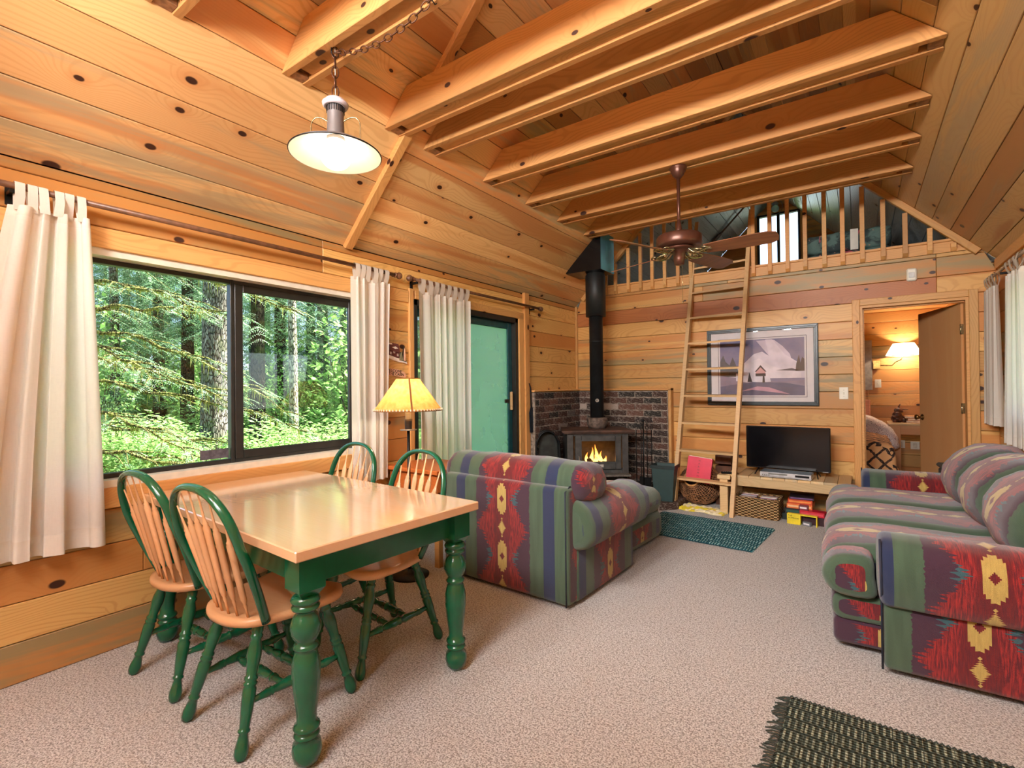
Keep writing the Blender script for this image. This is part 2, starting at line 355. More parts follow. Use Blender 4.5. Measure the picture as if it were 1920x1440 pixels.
def wall(name, o, xd, yd, u0, u1, rows, openings=(), clip=None, mat=None, T=.018, back=.10, pl=3.4, splits=(), pname='plank', kind='structure', backing=None, label=None):
    # backing slab with recessed planks nailed over it; openings are (ua, va, ub, vb)
    o = V(o); xd = V(xd).normalized(); yd = V(yd).normalized(); fm = frame_mat(o, xd, yd)
    bk = MB(); root = bpy.data.objects.new(name, None)
    vmax = rows[-1]
    us = sorted(set([u0, u1]+[a for op in openings for a in (op[0], op[2])])); vs_ = sorted(set([rows[0], vmax]+[a for op in openings for a in (op[1], op[3])]))
    us = [a for a in us if u0 <= a <= u1]; vs_ = [a for a in vs_ if rows[0] <= a <= vmax]
    for i in range(len(us)-1):
        for j in range(len(vs_)-1):
            um, vm = (us[i]+us[i+1])/2, (vs_[j]+vs_[j+1])/2
            if any(a < um < c and b < vm < d for a, b, c, d in openings): continue
            if clip and (clip(vs_[j])[0] > us[i]+.001 or clip(vs_[j])[1] < us[i+1]-.001 or clip(vs_[j+1])[0] > us[i]+.001 or clip(vs_[j+1])[1] < us[i+1]-.001):
                a0, a1 = clip(vs_[j]); b0, b1 = clip(vs_[j+1])
                q = [(max(us[i], a0), vs_[j]), (min(us[i+1], a1), vs_[j]), (min(us[i+1], b1), vs_[j+1]), (max(us[i], b0), vs_[j+1])]
                q = [p for k, p in enumerate(q) if abs(p[0]-q[k-1][0])+abs(p[1]-q[k-1][1]) > 1e-5]
                if len(q) > 2: bk.prism(q, -back, -T-.001)
            else: bk.box(us[i], vs_[j], -back, us[i+1], vs_[j+1], -T-.001)
    root = bk.build(name, backing or DARKGAP, None); root.matrix_local = fm
    root['kind'] = kind
    if label: root['label'] = label
    g = .0016
    for r in range(len(rows)-1):
        v0, v1 = rows[r]+g, rows[r+1]-g
        if v1-v0 < .01: continue
        cuts = sorted(set([u0, u1]+[s for s in splits]+[a for op in openings if op[1] < v1-.01 and op[3] > v0+.01 for a in (op[0], op[2])]))
        for k in range(len(cuts)-1):
            a, b = cuts[k], cuts[k+1]
            if b <= u0 or a >= u1: continue
            segs = [(v0, v1)]
            for op in openings:
                if op[0] < (a+b)/2 < op[2]:
                    ns = []
                    for s0, s1 in segs:
                        if op[1] >= s1 or op[3] <= s0: ns.append((s0, s1)); continue
                        if op[1] > s0+.012: ns.append((s0, op[1]))
                        if op[3] < s1-.012: ns.append((op[3], s1))
                    segs = ns
            for s0, s1 in segs:
                # butt joints
                pts = [a]; 
                while b-pts[-1] > pl*1.25: pts.append(pts[-1]+random.uniform(.5, 1.0)*pl)
                pts.append(b)
                for q in range(len(pts)-1):
                    c0, c1 = pts[q]+g*.5, pts[q+1]-g*.5
                    e0, e1, e2, e3 = c0, c1, c0, c1
                    if clip:
                        l0, h0 = clip(s0); l1, h1 = clip(s1)
                        e0, e1, e2, e3 = max(c0, l0), min(c1, h0), max(c0, l1), min(c1, h1)
                        if e1-e0 < .02 or e3-e2 < .005: continue
                    base = e0
                    mb = board(pname, root, (base, s0, random.uniform(-.0012, .0004)), (1, 0, 0), (0, 1, 0), e1-e0, s1-s0, T, mat, .0035, (0, e1-base, e2-base, e3-base))
    return root
def trim(name, p0, xd, yd, L, W, T, mat=None, parent=None, kind='structure', e=None, ch=.003):
    o = board(name, parent, p0, xd, yd, L, W, T, mat or TRIM, ch, e, zoff=T)
    if parent is None and kind: o['kind'] = kind
    return o
def rowz(z0, z1, step, off):
    r = [z0]; z = off
    while z < z0+.03: z += step
    while z < z1-.03: r.append(z); z += step
    r.append(z1); return r

# floor
mb = MB(); mb.box(XL-.2, YB-.2, -.12, XR+.2, GY+.1, 0.0); tag(mb.build('floor', CARPET), kind='structure')
# left wall with window and sliding door
WY0, WY1, WZ0, WZ1 = .57, 2.42, .81, 1.999
SY0, SY1, SZ1 = 2.93, 4.48, 2.04
wall('wall_left', (XL, 0, 0), (0, 1, 0), (0, 0, 1), YB, D, rowz(0, WH, .175, .18), [(WY0, WZ0, WY1, WZ1), (SY0, 0.0, SY1, SZ1)], mat=PINE, back=.16)
# far wall with bedroom door opening
DX0, DX1, DZ = .017, .794, 2.03
fclip = lambda z: (XL+max(0, z-WH), XR-max(0, z-WH))
WFAR = wall('wall_far', (0, D, 0), (1, 0, 0), (0, 0, 1), XL, XR, rowz(0, 2.445, .172, .174), [(DX0, 0.0, DX1, DZ)], clip=fclip, mat=PINE, back=.12, pl=2.6, splits=(.585,))
PINERED = pine('red_heart_board', (196, 124, 70), (160, 92, 48), (184, 108, 58), (170, 120, 76), greyamt=.1, orangeamt=.3, rough=.42, knots=.5)
for o in WFAR.children:
    if 2.05 < o.location.y < 2.10 and o.location.x < .55: o.data.materials[0] = PINERED
wall('wall_right', (XR, 0, 0), (0, -1, 0), (0, 0, 1), -D, -YB, rowz(0, WH, .175, .12), [(-5.12, .95, -3.3, 2.0)], mat=PINE, back=.16)
mb = MB(); mb.box(XL-.1, YB-.15, 0, XR+.1, YB, 4.5); tag(mb.build('wall_back', PINE), kind='structure')
# sloping ceilings
wall('ceiling', (XL, 0, WH), (0, 1, 0), (S2, 0, S2), YB, 2.27, rowz(0, SL, .178, .167), mat=PINEC, back=.12, pl=6, label='left roof slope of pine boards above the dining table')
wall('ceiling', (XL, 0, WH), (0, 1, 0), (S2, 0, S2), 2.27, D, rowz(0, SL, .178, .08), mat=PINEC, back=.12, pl=6, label='left roof slope of pine boards above the sliding door')
wall('ceiling', (XR, 0, WH), (0, -1, 0), (-S2, 0, S2), -D, -YB, rowz(0, SL, .172, .08), mat=PINER, back=.12, pl=5, label='right roof slope of pine boards above the long sofa')
wall('ceiling', (XL, 0, WH), (0, 1, 0), (S2, 0, S2), D, GY, rowz(0, SL, .178, .08), mat=PINEL, back=.12, pl=6, label='left roof slope of pine boards inside the loft with daylight sheen painted in')
wall('ceiling', (XR, 0, WH), (0, -1, 0), (-S2, 0, S2), -GY, -D, rowz(0, SL, .172, .08), mat=PINEL, back=.12, pl=5, label='right roof slope of pine boards inside the loft with daylight sheen painted in')
# roof slabs outside (keep the daylight out)
mb = MB()
mb.add([(XL-.16, YB-.4, WH-.02), (XL-.16, GY+.25, WH-.02), (RX, GY+.25, RZ+.19), (RX, YB-.4, RZ+.19), (XL-.16, YB-.4, WH+.1), (XL-.16, GY+.25, WH+.1), (RX, GY+.25, RZ+.36), (RX, YB-.4, RZ+.36)],
       [(0, 1, 2, 3), (7, 6, 5, 4), (0, 4, 5, 1), (1, 5, 6, 2), (2, 6, 7, 3), (3, 7, 4, 0)])
mb.add([(XR+.6, YB-.4, WH-.45), (RX, YB-.4, RZ+.19), (RX, GY+.25, RZ+.19), (XR+.6, GY+.25, WH-.45), (XR+.6, YB-.4, WH-.3), (RX, YB-.4, RZ+.36), (RX, GY+.25, RZ+.36), (XR+.6, GY+.25, WH-.3)],
       [(0, 1, 2, 3), (7, 6, 5, 4), (0, 4, 5, 1), (1, 5, 6, 2), (2, 6, 7, 3), (3, 7, 4, 0)])
tag(mb.build('roof', plain('roof_shingle', (70, 66, 60), .9)), kind='structure')
# loft gable wall with window, loft floor, bedroom shell
gclip = lambda z: (XL+max(0, z-WH), XR-max(0, z-WH))
wall('wall_loft', (0, GY, 0), (1, 0, 0), (0, 0, 1), XL, XR, rowz(2.5, RZ-.01, .172, 2.58), [(-1.34, 3.22, -.72, 4.06)], clip=gclip, mat=PINE, back=.12, pl=2.2)
mb = MB(); mb.box(XL, D+.13, 2.34, XR, GY, 2.5); tag(mb.build('floor', CARPET), kind='structure', label='loft floor above the bedroom')
wall('wall_bedroom', (0, 8.9, 0), (1, 0, 0), (0, 0, 1), -1.7, XR, rowz(0, 2.31, .172, .1), mat=PINE, back=.08, pl=3.0)
mb = MB(); mb.box(-1.8, D+.12, 0, -1.7, 8.98, 2.31); tag(mb.build('wall_bedroom_left', PINE), kind='structure')
mb = MB(); mb.box(XR, D, 0, XR+.1, 9.1, 2.33); tag(mb.build('wall_bedroom_right', PINE), kind='structure')
mb = MB(); mb.box(XL-.1, D+.12, 0, XL, 9.1, 2.33); mb.box(XL-.1, 8.99, 0, XR+.1, 9.1, 2.49); tag(mb.build('wall_outer', PINE), kind='structure')
wall('ceiling', (0, 0, 2.31), (1, 0, 0), (0, -1, 0), -1.7, XR, rowz(-8.9, -(D+.12), .172, -8.8), mat=PINE, back=.03, pl=3.0, label='bedroom ceiling of pale pine boards')

# battens and trims
def slope_batten(y0, y1, s0, s1, T, nm):
    o = board(nm, None, (XL+s0*S2, y1, WH+s0*S2), (S2, 0, S2), (0, -1, 0), s1-s0, y1-y0, T, TRIM, .004, zoff=T); o['kind'] = 'structure'; return o
slope_batten(2.235, 2.30, 0.0, SL-.05, .035, 'trim_1')
VX, VY_, VZ_ = (1, 0, 0), (0, 1, 0), (0, 0, 1)
trim('trim_2', (XL, 2.91, 0), VZ_, (0, -1, 0), 2.12, .047, .022)               # casing strip left of slider
trim('trim_3', (XL, 4.57, 0), VZ_, (0, -1, 0), 2.10, .088, .02)                 # casing right of slider
trim('trim_4', (XL, 4.66, 0), VZ_, (0, -1, 0), 2.34, .085, .035)                # tall batten beside the bricks
trim('trim_5', (XL, 2.93, 2.04), VY_, VZ_, 1.64, .07, .02)                      # head casing of slider
trim('trim_6', (XL, WY0-.03, WZ0-.10), VY_, VZ_, 2.42-.57+.06, .10, .022)       # apron below the window
trim('trim_7', (XL, YB, 1.999), VY_, VZ_, 2.86-YB, .10, .015)                   # header board over the window
trim('trim_8', (XL+.032, D, 1.24), VZ_, (-1, 0, 0), 1.10, .03, .025)            # far left corner
def casing(nm, x0, x1, z0, z1):
    L = z1-z0
    if L > (x1-x0): o = board(nm, None, (x1, D, z0), VZ_, (-1, 0, 0), L, x1-x0, .02, TRIM, .004, zoff=.02)
    else: o = board(nm, None, (x0, D, z0), VX, VZ_, x1-x0, L, .02, TRIM, .004, zoff=.02)
    o['kind'] = 'structure'; return o
casing('trim_10', DX0-.063, DX0-.001, 0, 2.095); casing('trim_11', DX1+.001, DX1+.063, 0, 2.095); casing('trim_12', DX0-.001, DX1+.001, 2.033, 2.095)
mb = MB(); mb.box(DX0-.001, D-.005, 0, DX0+.02, D+.125, 2.03); mb.box(DX1-.02, D-.005, 0, DX1+.001, D+.125, 2.03); mb.box(DX0+.02, D-.005, 2.01, DX1-.02, D+.125, 2.032)
mb.box(DX0+.02, D+.05, 0, DX0+.032, D+.085, 2.01); mb.box(DX0+.032, D+.05, 1.998, DX1-.02, D+.085, 2.01)
tag(mb.build('door_frame', TRIM), kind='structure')
trim('trim_13', (XR, 5.82, 2.245), (0, -1, 0), VZ_, 5.8-YB, .085, .02)    # crown board along the right wall
# right window trim
for nm, a, b, c, d in (('trim_15', 5.12, 5.19, .88, 2.07), ('trim_16', 3.23, 3.30, .88, 2.07)):
    o = board(nm, None, (XR, a, c), VZ_, (0, 1, 0), d-c, b-a, .022, TRIM, .004, zoff=.022); o['kind'] = 'structure'
trim('trim_17', (XR, 5.12, 2.0), (0, -1, 0), VZ_, 1.82, .07, .022); trim('trim_18', (XR, 5.12, .88), (0, -1, 0), VZ_, 1.82, .07, .022)
# fascia, cap and carpet edge of the loft
o = trim('trim_19', (0, D, 2.4455), VX, VZ_, 0, .115, .004, e=(XL+.118, XR-.118, XL+.232, XR-.232)); 
o = trim('trim_20', (XL+.24, D+.06, 2.5605), VX, (0, -1, 0), XR-XL-.48, .085, .022)

# ---------------------------------------------------------------- windows
def win_frame(name, x0, x1, y0, y1, z0, z1, mull, fw=.045, liner=.035, inward=1, sash_right=True):
    # x0 inner side of wall, x1 frame face; opening in YZ
    root = empty(name, (0, 0, 0)); root['kind'] = 'structure'
    s = 1 if x1 > x0 else -1
    l = MB(); l.box(x0, y0, z0, x1+s*.06, y1, z0+liner); l.box(x0, y0, z1-liner, x1+s*.06, y1, z1); l.box(x0, y0, z0+liner, x1+s*.06, y0+liner*.6, z1-liner); l.box(x0, y1-liner*.6, z0+liner, x1+s*.06, y1, z1-liner)
    l.build('jamb_liner', WHITE, root)
    a0, a1, b0, b1 = y0+liner*.6, y1-liner*.6, z0+liner, z1-liner
    f = MB(); f.box(x1, a0, b0, x1+s*.05, a1, b0+fw*.55, .003); f.box(x1, a0, b1-fw*.55, x1+s*.05, a1, b1, .003); f.box(x1, a0, b0, x1+s*.05, a0+fw*.55, b1, .003); f.box(x1, a1-fw*.55, b0, x1+s*.05, a1, b1, .003)
    f.build('window_frame', BLACKF, root)
    m = MB(); m.box(x1-s*.004, mull-.026, b0, x1+s*.045, mull-.004, b1, .003); m.build('mullion', BLACKF, root)
    # sliding sash
    q = MB(); c0, c1 = mull-.002, a1-fw*.5; d0, d1 = b0+fw*.5, b1-fw*.5
    q.box(x1-s*.006, c0, d0, x1+s*.02, c0+.05, d1, .004); q.box(x1-s*.006, c1-.045, d0, x1+s*.02, c1, d1, .004); q.box(x1-s*.006, c0+.05, d0, x1+s*.02, c1-.045, d0+.05, .004); q.box(x1-s*.006, c0+.05, d1-.045, x1+s*.02, c1-.045, d1, .004)
    q.build('sash', BLACKF, root)
    g = MB(); g.box(x1+s*.028, a0, b0, x1+s*.032, mull-.02, b1); g.build('pane', GLASS, root)
    g = MB(); g.box(x1+s*.006, c0+.04, d0+.04, x1+s*.010, c1-.04, d1-.04); g.build('pane', GLASS, root)
    return root
W1 = win_frame('window_1', XL, XL-.075, WY0, WY1, WZ0, WZ1, 1.505)
# small faded security decal inside the corner of the left pane
dm = plain('faded_decal', (98, 96, 108), .5, var=.25, scale=40, bump=0)
mb = MB(); mb.box(XL-.1015, 1.315, .878, XL-.1005, 1.475, .935); mb.build('decal', dm, W1)
mb = MB(); mb.tube([(XL-.099, 1.315, .935), (XL-.099, 1.25, 1.03), (XL-.099, 1.23, 1.09)], .0012, 5); mb.build('decal_wire', OFFW, W1)
win_frame('window_2', XR, XR+.075, 3.3, 5.12, .95, 2.0, 4.2)
# gable window (faces -Y)
root = empty('window_3'); root['kind'] = 'structure'
f = MB(); x0, x1, z0, z1 = -1.34, -.72, 3.22, 4.06
for a in ((x0, z0, x1, z0+.035), (x0, z1-.035, x1, z1), (x0, z0, x0+.035, z1), (x1-.035, z0, x1, z1), (-1.05, z0, -1.01, z1)):
    f.box(a[0], GY-.02, a[1], a[2], GY+.05, a[3], .003)
f.build('window_frame', BLACKF, root)
for a, b in ((-1.305, -1.05), (-1.01, -.755)):
    g = MB(); g.box(a, GY+.02, z0+.035, b, GY+.024, z1-.035); g.build('pane', GLASS, root)
c = MB(); c.box(x0-.05, GY-.022, z0-.05, x1+.05, GY-.004, z0); c.box(x0-.05, GY-.022, z1, x1+.05, GY-.004, z1+.05); c.box(x0-.05, GY-.022, z0, x0, GY-.004, z1); c.box(x1, GY-.022, z0, x1+.05, GY-.004, z1); c.build('window_casing', TRIM, root)
# sliding glass door
root = empty('door_1'); root['kind'] = 'structure'
X0 = XL-.02
f = MB(); f.box(X0-.12, SY0, 0, XL+.004, SY0+.04, SZ1, .003); f.box(X0-.12, SY1-.05, 0, XL+.004, SY1, SZ1, .003); f.box(X0-.12, SY0, SZ1-.05, XL+.004, SY1, SZ1, .003); f.box(X0-.12, SY0, 0, XL+.004, SY1, .03, .003)
f.build('door_frame', BLACKF, root)
TEALF = plain('teal_door_frame', (30, 84, 92), .3, .2, var=.1)
f = MB(); p = X0-.03
f.box(p-.03, 3.57, .03, p, 3.665, SZ1-.05, .004); f.box(p-.03, SY1-.12, .03, p, SY1-.05, SZ1-.05, .004); f.box(p-.03, 3.665, .03, p, SY1-.12, .13, .004); f.box(p-.03, 3.665, SZ1-.12, p, SY1-.12, SZ1-.05, .004)
f.build('sliding_panel', TEALF, root)
g = MB(); g.box(p-.018, 3.65, .12, p-.012, SY1-.11, SZ1-.11); g.build('sliding_pane', GLASST, root)
f = MB(); q = X0-.075
f.box(q-.03, 3.53, .03, q, 3.60, SZ1-.05, .004); f.box(q-.03, SY0+.04, .03, q, SY0+.10, SZ1-.05, .004); f.box(q-.03, SY0+.1, .03, q, 3.53, .10, .004); f.box(q-.03, SY0+.1, SZ1-.12, q, 3.53, SZ1-.05, .004)
f.build('fixed_panel', TEALF, root)
g = MB(); g.box(q-.018, SY0+.09, .1, q-.012, 3.54, SZ1-.11); g.build('fixed_pane', GLASS, root)
h = MB(); h.box(p, SY1-.098, 1.04, p+.03, SY1-.075, 1.24, .006); h.build('door_handle', LADDERW, root)
h = MB(); h.box(p, SY1-.20, 1.12, p+.012, SY1-.125, 1.16, .004); h.build('door_latch', BLACKF, root)
# ---------------------------------------------------------------- woven southwestern fabric
def fabric(name='southwestern_weave', P=.71, VP=.36, pal=None, bright=.78):
    t = NT(name); uvn = t.n('ShaderNodeUVMap'); uvn.uv_map = 'fab'; s = t.sep(uvn.outputs[0]); u, v = s[0], s[1]
    w = t.m_('MULTIPLY', t.m_('ABSOLUTE', t.m_('SUBTRACT', t.m_('FRACT', t.m_('ADD', t.m_('DIVIDE', u, P), .5)), .5)), P)
    tt = t.m_('FRACT', t.m_('DIVIDE', v, VP)); tc = t.m_('ABSOLUTE', t.m_('SUBTRACT', tt, .5)); tri = t.m_('MULTIPLY', tc, 2.0)
    jag = t.noise(t.comb(t.m_('MULTIPLY', u, 2.0), t.m_('MULTIPLY', v, 95.0), 0.0), 1.0, 1.0, .5)
    jag2 = t.noise(t.comb(t.m_('MULTIPLY', u, 2.0), t.m_('MULTIPLY', v, 70.0), 5.0), 1.0, 1.0, .5)
    cr = lambda rgb: tuple(c*bright for c in lin(*rgb))
    green, navy, purple, red, maroon, gold, teal = cr((70, 92, 72)), cr((40, 52, 86)), cr((72, 44, 62)), cr((176, 46, 42)), cr((96, 26, 36)), cr((206, 176, 98)), cr((60, 96, 104))
    lt = lambda a, b: t.m_('LESS_THAN', a, b)
    streak = t.noise(t.comb(t.m_('MULTIPLY', u, 180.0), t.m_('MULTIPLY', v, 16.0), 2.0), 1.0, 3.0, .6)
    col_ = t.mix(t.ss(t.noise(t.comb(t.m_('MULTIPLY', u, 30.0), t.m_('MULTIPLY', v, 3.0), 0.0), 1.0, 2.0), .3, .7), green, tuple(c*1.25 for c in green))
    col_ = t.mix(t.m_('GREATER_THAN', w, .315), col_, navy)
    col_ = t.mix(lt(w, t.m_('MULTIPLY_ADD', jag2, .02, .205)), col_, purple)
    tw = t.m_('MULTIPLY_ADD', t.m_('SUBTRACT', 1.0, tri), .0, .15)
    col_ = t.mix(t.m_('MULTIPLY', lt(w, t.m_('MULTIPLY_ADD', jag2, .12, .055)), t.m_('GREATER_THAN', t.m_('SUBTRACT', .42, tri), 0.0)), col_, teal)
    rw = t.m_('ADD', t.m_('MULTIPLY_ADD', tri, .115, .080), t.m_('MULTIPLY', t.m_('SUBTRACT', jag, .5), .12))
    redc = t.mix(t.ss(streak, .35, .68), maroon, red)
    col_ = t.mix(lt(w, rw), col_, redc)
    col_ = t.mix(lt(w, t.m_('MULTIPLY_ADD', tri, .02, .05)), col_, t.mix(t.ss(streak, .3, .8), maroon, tuple(c*.6 for c in red)))
    # gold blocks and stars
    dv = t.m_('MULTIPLY', tc, VP)                        # distance from block centre
    saw = t.m_('MULTIPLY', t.m_('FRACT', t.m_('DIVIDE', w, .014)), .02)
    blk = t.m_('ADD', t.m_('MULTIPLY', t.m_('SUBTRACT', .062, dv), 1.15), saw)
    m1 = t.m_('MULTIPLY', lt(w, .036), t.m_('GREATER_THAN', t.m_('SUBTRACT', t.m_('ADD', .095, saw), t.m_('ADD', dv, t.m_('MULTIPLY', w, 1.1))), 0.0))
    hole = lt(t.m_('ADD', t.m_('MULTIPLY', t.m_('ROUND', t.m_('DIVIDE', dv, .007)), .0055), w), .019)
    m1 = t.m_('MULTIPLY', m1, t.m_('SUBTRACT', 1.0, hole))
    ds = t.m_('SUBTRACT', VP*.5, dv)
    star = lt(t.m_('ADD', t.m_('MULTIPLY', t.m_('FRACT', t.m_('DIVIDE', ds, .0105)), .012), t.m_('ADD', w, t.m_('MULTIPLY', ds, .62))), .034)
    dd = t.m_('ABSOLUTE', t.m_('SUBTRACT', ds, .055)); tiny = lt(t.m_('ADD', dd, w), .008)
    gm = t.m_('MAXIMUM', t.m_('MAXIMUM', m1, star), tiny)
    col_ = t.mix(gm, col_, t.mix(t.ss(streak, .3, .7), gold, tuple(c*.8 for c in gold)))
    # weave
    wv = t.m_('MULTIPLY', t.m_('SINE', t.m_('MULTIPLY', u, 1700.0)), t.m_('SINE', t.m_('MULTIPLY', v, 1700.0)))
    fn = t.noise(t.comb(t.m_('MULTIPLY', u, 420.0), t.m_('MULTIPLY', v, 420.0), 0.0), 1.0, 2.0)
    k = t.m_('MULTIPLY_ADD', fn, .7, .65); col_ = t.mix(1.0, col_, t.comb(k, k, k), 'MULTIPLY')
    t.bsdf(col_, .85, 0, t.bump(t.m_('ADD', wv, fn), .35, .002), .25, sheen=.35)
    return t.m
FAB = fabric()
PIPING = plain('navy_piping', (34, 40, 58), .8)

def sweep(mb, sec, axis, a0, a1, r=.03, u0=0.0, v0=0.0, nm=7, puff=0.0, seed=0, vflip=1, swap=False, caps=True, wob=.0, cu=None):
    # closed section (b, c) swept along an axis with rounded ends; UV = fabric metres
    n = len(sec); bs = [p[0] for p in sec]; cs = [p[1] for p in sec]
    cb, cc = (min(bs)+max(bs))/2, (min(cs)+max(cs))/2; hb, hc = (max(bs)-min(bs))/2, (max(cs)-min(cs))/2
    arc = [0.0]
    for i in range(n): q = sec[(i+1) % n]; arc.append(arc[-1]+math.hypot(q[0]-sec[i][0], q[1]-sec[i][1]))
    rings = []; K = 4
    for k in range(K+1):
        a = k/K*math.pi/2; rings.append((a0+r*(1-math.cos(a)), r*(1-math.sin(a))))
    for k in range(1, nm): rings.append((a0+r+(a1-a0-2*r)*k/nm, -puff*math.sin(math.pi*k/nm)))
    for k in range(K+1):
        a = (K-k)/K*math.pi/2; rings.append((a1-r*(1-math.cos(a)), r*(1-math.sin(a))))
    P = lambda a, b, c: (a, b, c) if axis == 'x' else ((b, a, c) if axis == 'y' else (b, c, a))
    vs_ = []; rnd = random.Random(seed)
    f1, f2, f3 = rnd.uniform(0, 6), rnd.uniform(0, 6), rnd.uniform(5, 9)
    for a, ins in rings:
        for i, (b, c) in enumerate(sec):
            k = wob*math.sin(f3*a*2+f1+i*.6)*math.sin(i*1.3+f2) if wob else 0
            fb = (hb-ins+k)/hb; fc = (hc-ins+k)/hc
            vs_.append(P(a, cb+(b-cb)*fb, cc+(c-cc)*fc))
    fs, uvs = [], []
    for j in range(len(rings)-1):
        for i in range(n):
            i2 = (i+1) % n
            f = (j*n+i, j*n+i2, (j+1)*n+i2, (j+1)*n+i)
            ua, ub = rings[j][0]+u0, rings[j+1][0]+u0; va, vb = v0+vflip*arc[i], v0+vflip*arc[i+1]
            uv = [(ua, va), (ua, vb), (ub, vb), (ub, va)]
            if swap: uv = [(q[1], q[0]) for q in uv]
            fs.append(f); uvs.append(uv)
    if axis == 'y': fs = [f[::-1] for f in fs]; uvs = [q[::-1] for q in uvs]
    mb.add(vs_, fs, uvs, smooth=True)
    if caps:
        for j, rv in ((0, True), (len(rings)-1, False)):
            ids = [j*n+i for i in range(n)]; pts = [vs_[i] for i in ids]
            cq = u0 if cu is None else cu
            uv = [(sec[i][0]+cq, sec[i][1]+v0) for i in range(n)]
            cpt = P(rings[j][0]+(-.004 if rv else .004), cb, cc)
            nv = pts+[cpt]; ff = []; uu = []
            for i in range(n):
                i2 = (i+1) % n
                tri_ = (i2, i, n) if rv else (i, i2, n); tu = (uv[i2], uv[i], (cb+cq, cc+v0)) if rv else (uv[i], uv[i2], (cb+cq, cc+v0))
                if axis == 'y': tri_ = tri_[::-1]; tu = tu[::-1]
                ff.append(tri_); uu.append(tu)
            mb.add(nv, ff, uu, smooth=True)
    return mb
def rrect(b0, b1, c0, c1, r, n=4, start=0, sub=3):
    # rounded rectangle ccw
    pts = []
    for cx, cy_, a0 in ((b1-r, c0+r, -90), (b1-r, c1-r, 0), (b0+r, c1-r, 90), (b0+r, c0+r, 180)):
        for k in range(n+1):
            a = R(a0+90*k/n); pts.append((cx+r*math.cos(a), cy_+r*math.sin(a)))
    out = []
    for i, p in enumerate(pts):
        q = pts[(i+1) % len(pts)]; out.append(p); d = math.hypot(q[0]-p[0], q[1]-p[1])
        m = int(d/.05)
        for k in range(1, m+1): out.append((p[0]+(q[0]-p[0])*k/(m+1), p[1]+(q[1]-p[1])*k/(m+1)))
    return out

# loveseat seen from behind: local x = width, y = depth (front), z up
LS = empty('loveseat', (-1.375, 2.485, 0), R(-3.0), 'small rolled arm loveseat in red green southwestern weave seen from behind', 'loveseat')
W_ = 1.0
mb = MB(); sweep(mb, rrect(0.0, .17, .02, .70, .035), 'x', -W_, 0.0, .02, u0=.48, v0=.055, vflip=-1); mb.build('back', FAB, LS)
mb = MB(); mb.tube([(-.012, .003, .02), (-.012, .003, .68), (-.012, .06, .705)], .0045, 6); mb.build('piping', PIPING, LS)
roll = smooth_curve([(-.02, .33), (.055, .335), (.115, .40), (.12, .50), (.07, .585), (-.02, .62), (-.13, .60), (-.17, .52), (-.16, .40), (-.12, .335)], 4, True)
mb = MB(); sweep(mb, roll, 'y', .06, .93, .05, u0=-.51, v0=0.1, wob=.004, seed=3); mb.build('arm', FAB, LS)
mb = MB(); sweep(mb, rrect(-.15, .01, .02, .40, .02), 'y', .10, .86, .012, u0=-.51, v0=.05); mb.build('arm_panel', FAB, LS)
rollL = [(-W_-x, z) for x, z in roll][::-1]
mb = MB(); sweep(mb, rollL, 'y', .06, .93, .05, u0=-.51, v0=.1); mb.build('arm', FAB, LS)
mb = MB(); sweep(mb, rrect(-W_-.01, -W_+.15, .02, .40, .02), 'y', .10, .86, .012, u0=-.51); mb.build('arm_panel', FAB, LS)
mb = MB(); sweep(mb, rrect(.14, .90, .02, .30, .03), 'x', -W_+.10, -.10, .02, u0=.5, vflip=-1); mb.build('seat_base', FAB, LS)
mb = MB(); sweep(mb, rrect(.20, .95, .28, .47, .07), 'x', -W_+.13, -.13, .05, u0=.5, v0=.2, puff=.012, wob=.004); mb.build('seat_cushion', FAB, LS)
bc = smooth_curve([(.10, .63), (.24, .58), (.36, .61), (.40, .70), (.35, .79), (.23, .83), (.11, .81), (.06, .72)], 4, True)
mb = MB(); sweep(mb, bc, 'x', -W_-.07, .075, .07, u0=.50, v0=.3, puff=.008, wob=.008, seed=5, cu=-.15); mb.build('back_cushion', FAB, LS)
OT = empty('ottoman', (-1.77, 3.84, 0), R(-4), 'matching woven ottoman in front of the loveseat by the teal rug', 'ottoman')
mb = MB(); sweep(mb, rrect(-.33, .33, .02, .24, .05), 'x', -.38, .38, .05, u0=.1, v0=.1); mb.build('base', FAB, OT)
mb = MB(); sweep(mb, rrect(-.34, .34, .225, .44, .10, 5), 'x', -.39, .39, .09, u0=.1, v0=.22, puff=.01, wob=.004); mb.build('top_cushion', FAB, OT)

# long sofa against the right wall: local x -> +Y, y -> -X
SF = empty('sofa', (.945, 2.70, 0), R(90+1.5), 'long three cushion sofa in red green southwestern weave under the right window', 'sofa')
L_ = 2.26
mb = MB(); sweep(mb, rrect(.0, .22, .04, .66, .05), 'x', .03, L_-.03, .03, u0=.1); mb.build('back', FAB, SF)
mb = MB(); sweep(mb, rrect(.15, 1.06, .03, .155, .03), 'x', .20, L_-.22, .02, u0=.3, v0=.1, cu=-.86); sweep(mb, rrect(.15, 1.065, .15, .285, .045), 'x', .18, L_-.20, .03, u0=.3, v0=.05, cu=-.86); mb.build('seat_base', FAB, SF)
def arm_sec(x0, sgn):
    pts = [(0.0, .315), (-.035, .335), (-.05, .42), (-.045, .52), (0.0, .588), (.09, .61), (.19, .588), (.235, .53), (.24, .42), (.23, .33), (.12, .315)]
    c = smooth_curve([(x0+sgn*a, b) for a, b in pts], 4, True)
    return c if sgn < 0 else c[::-1]
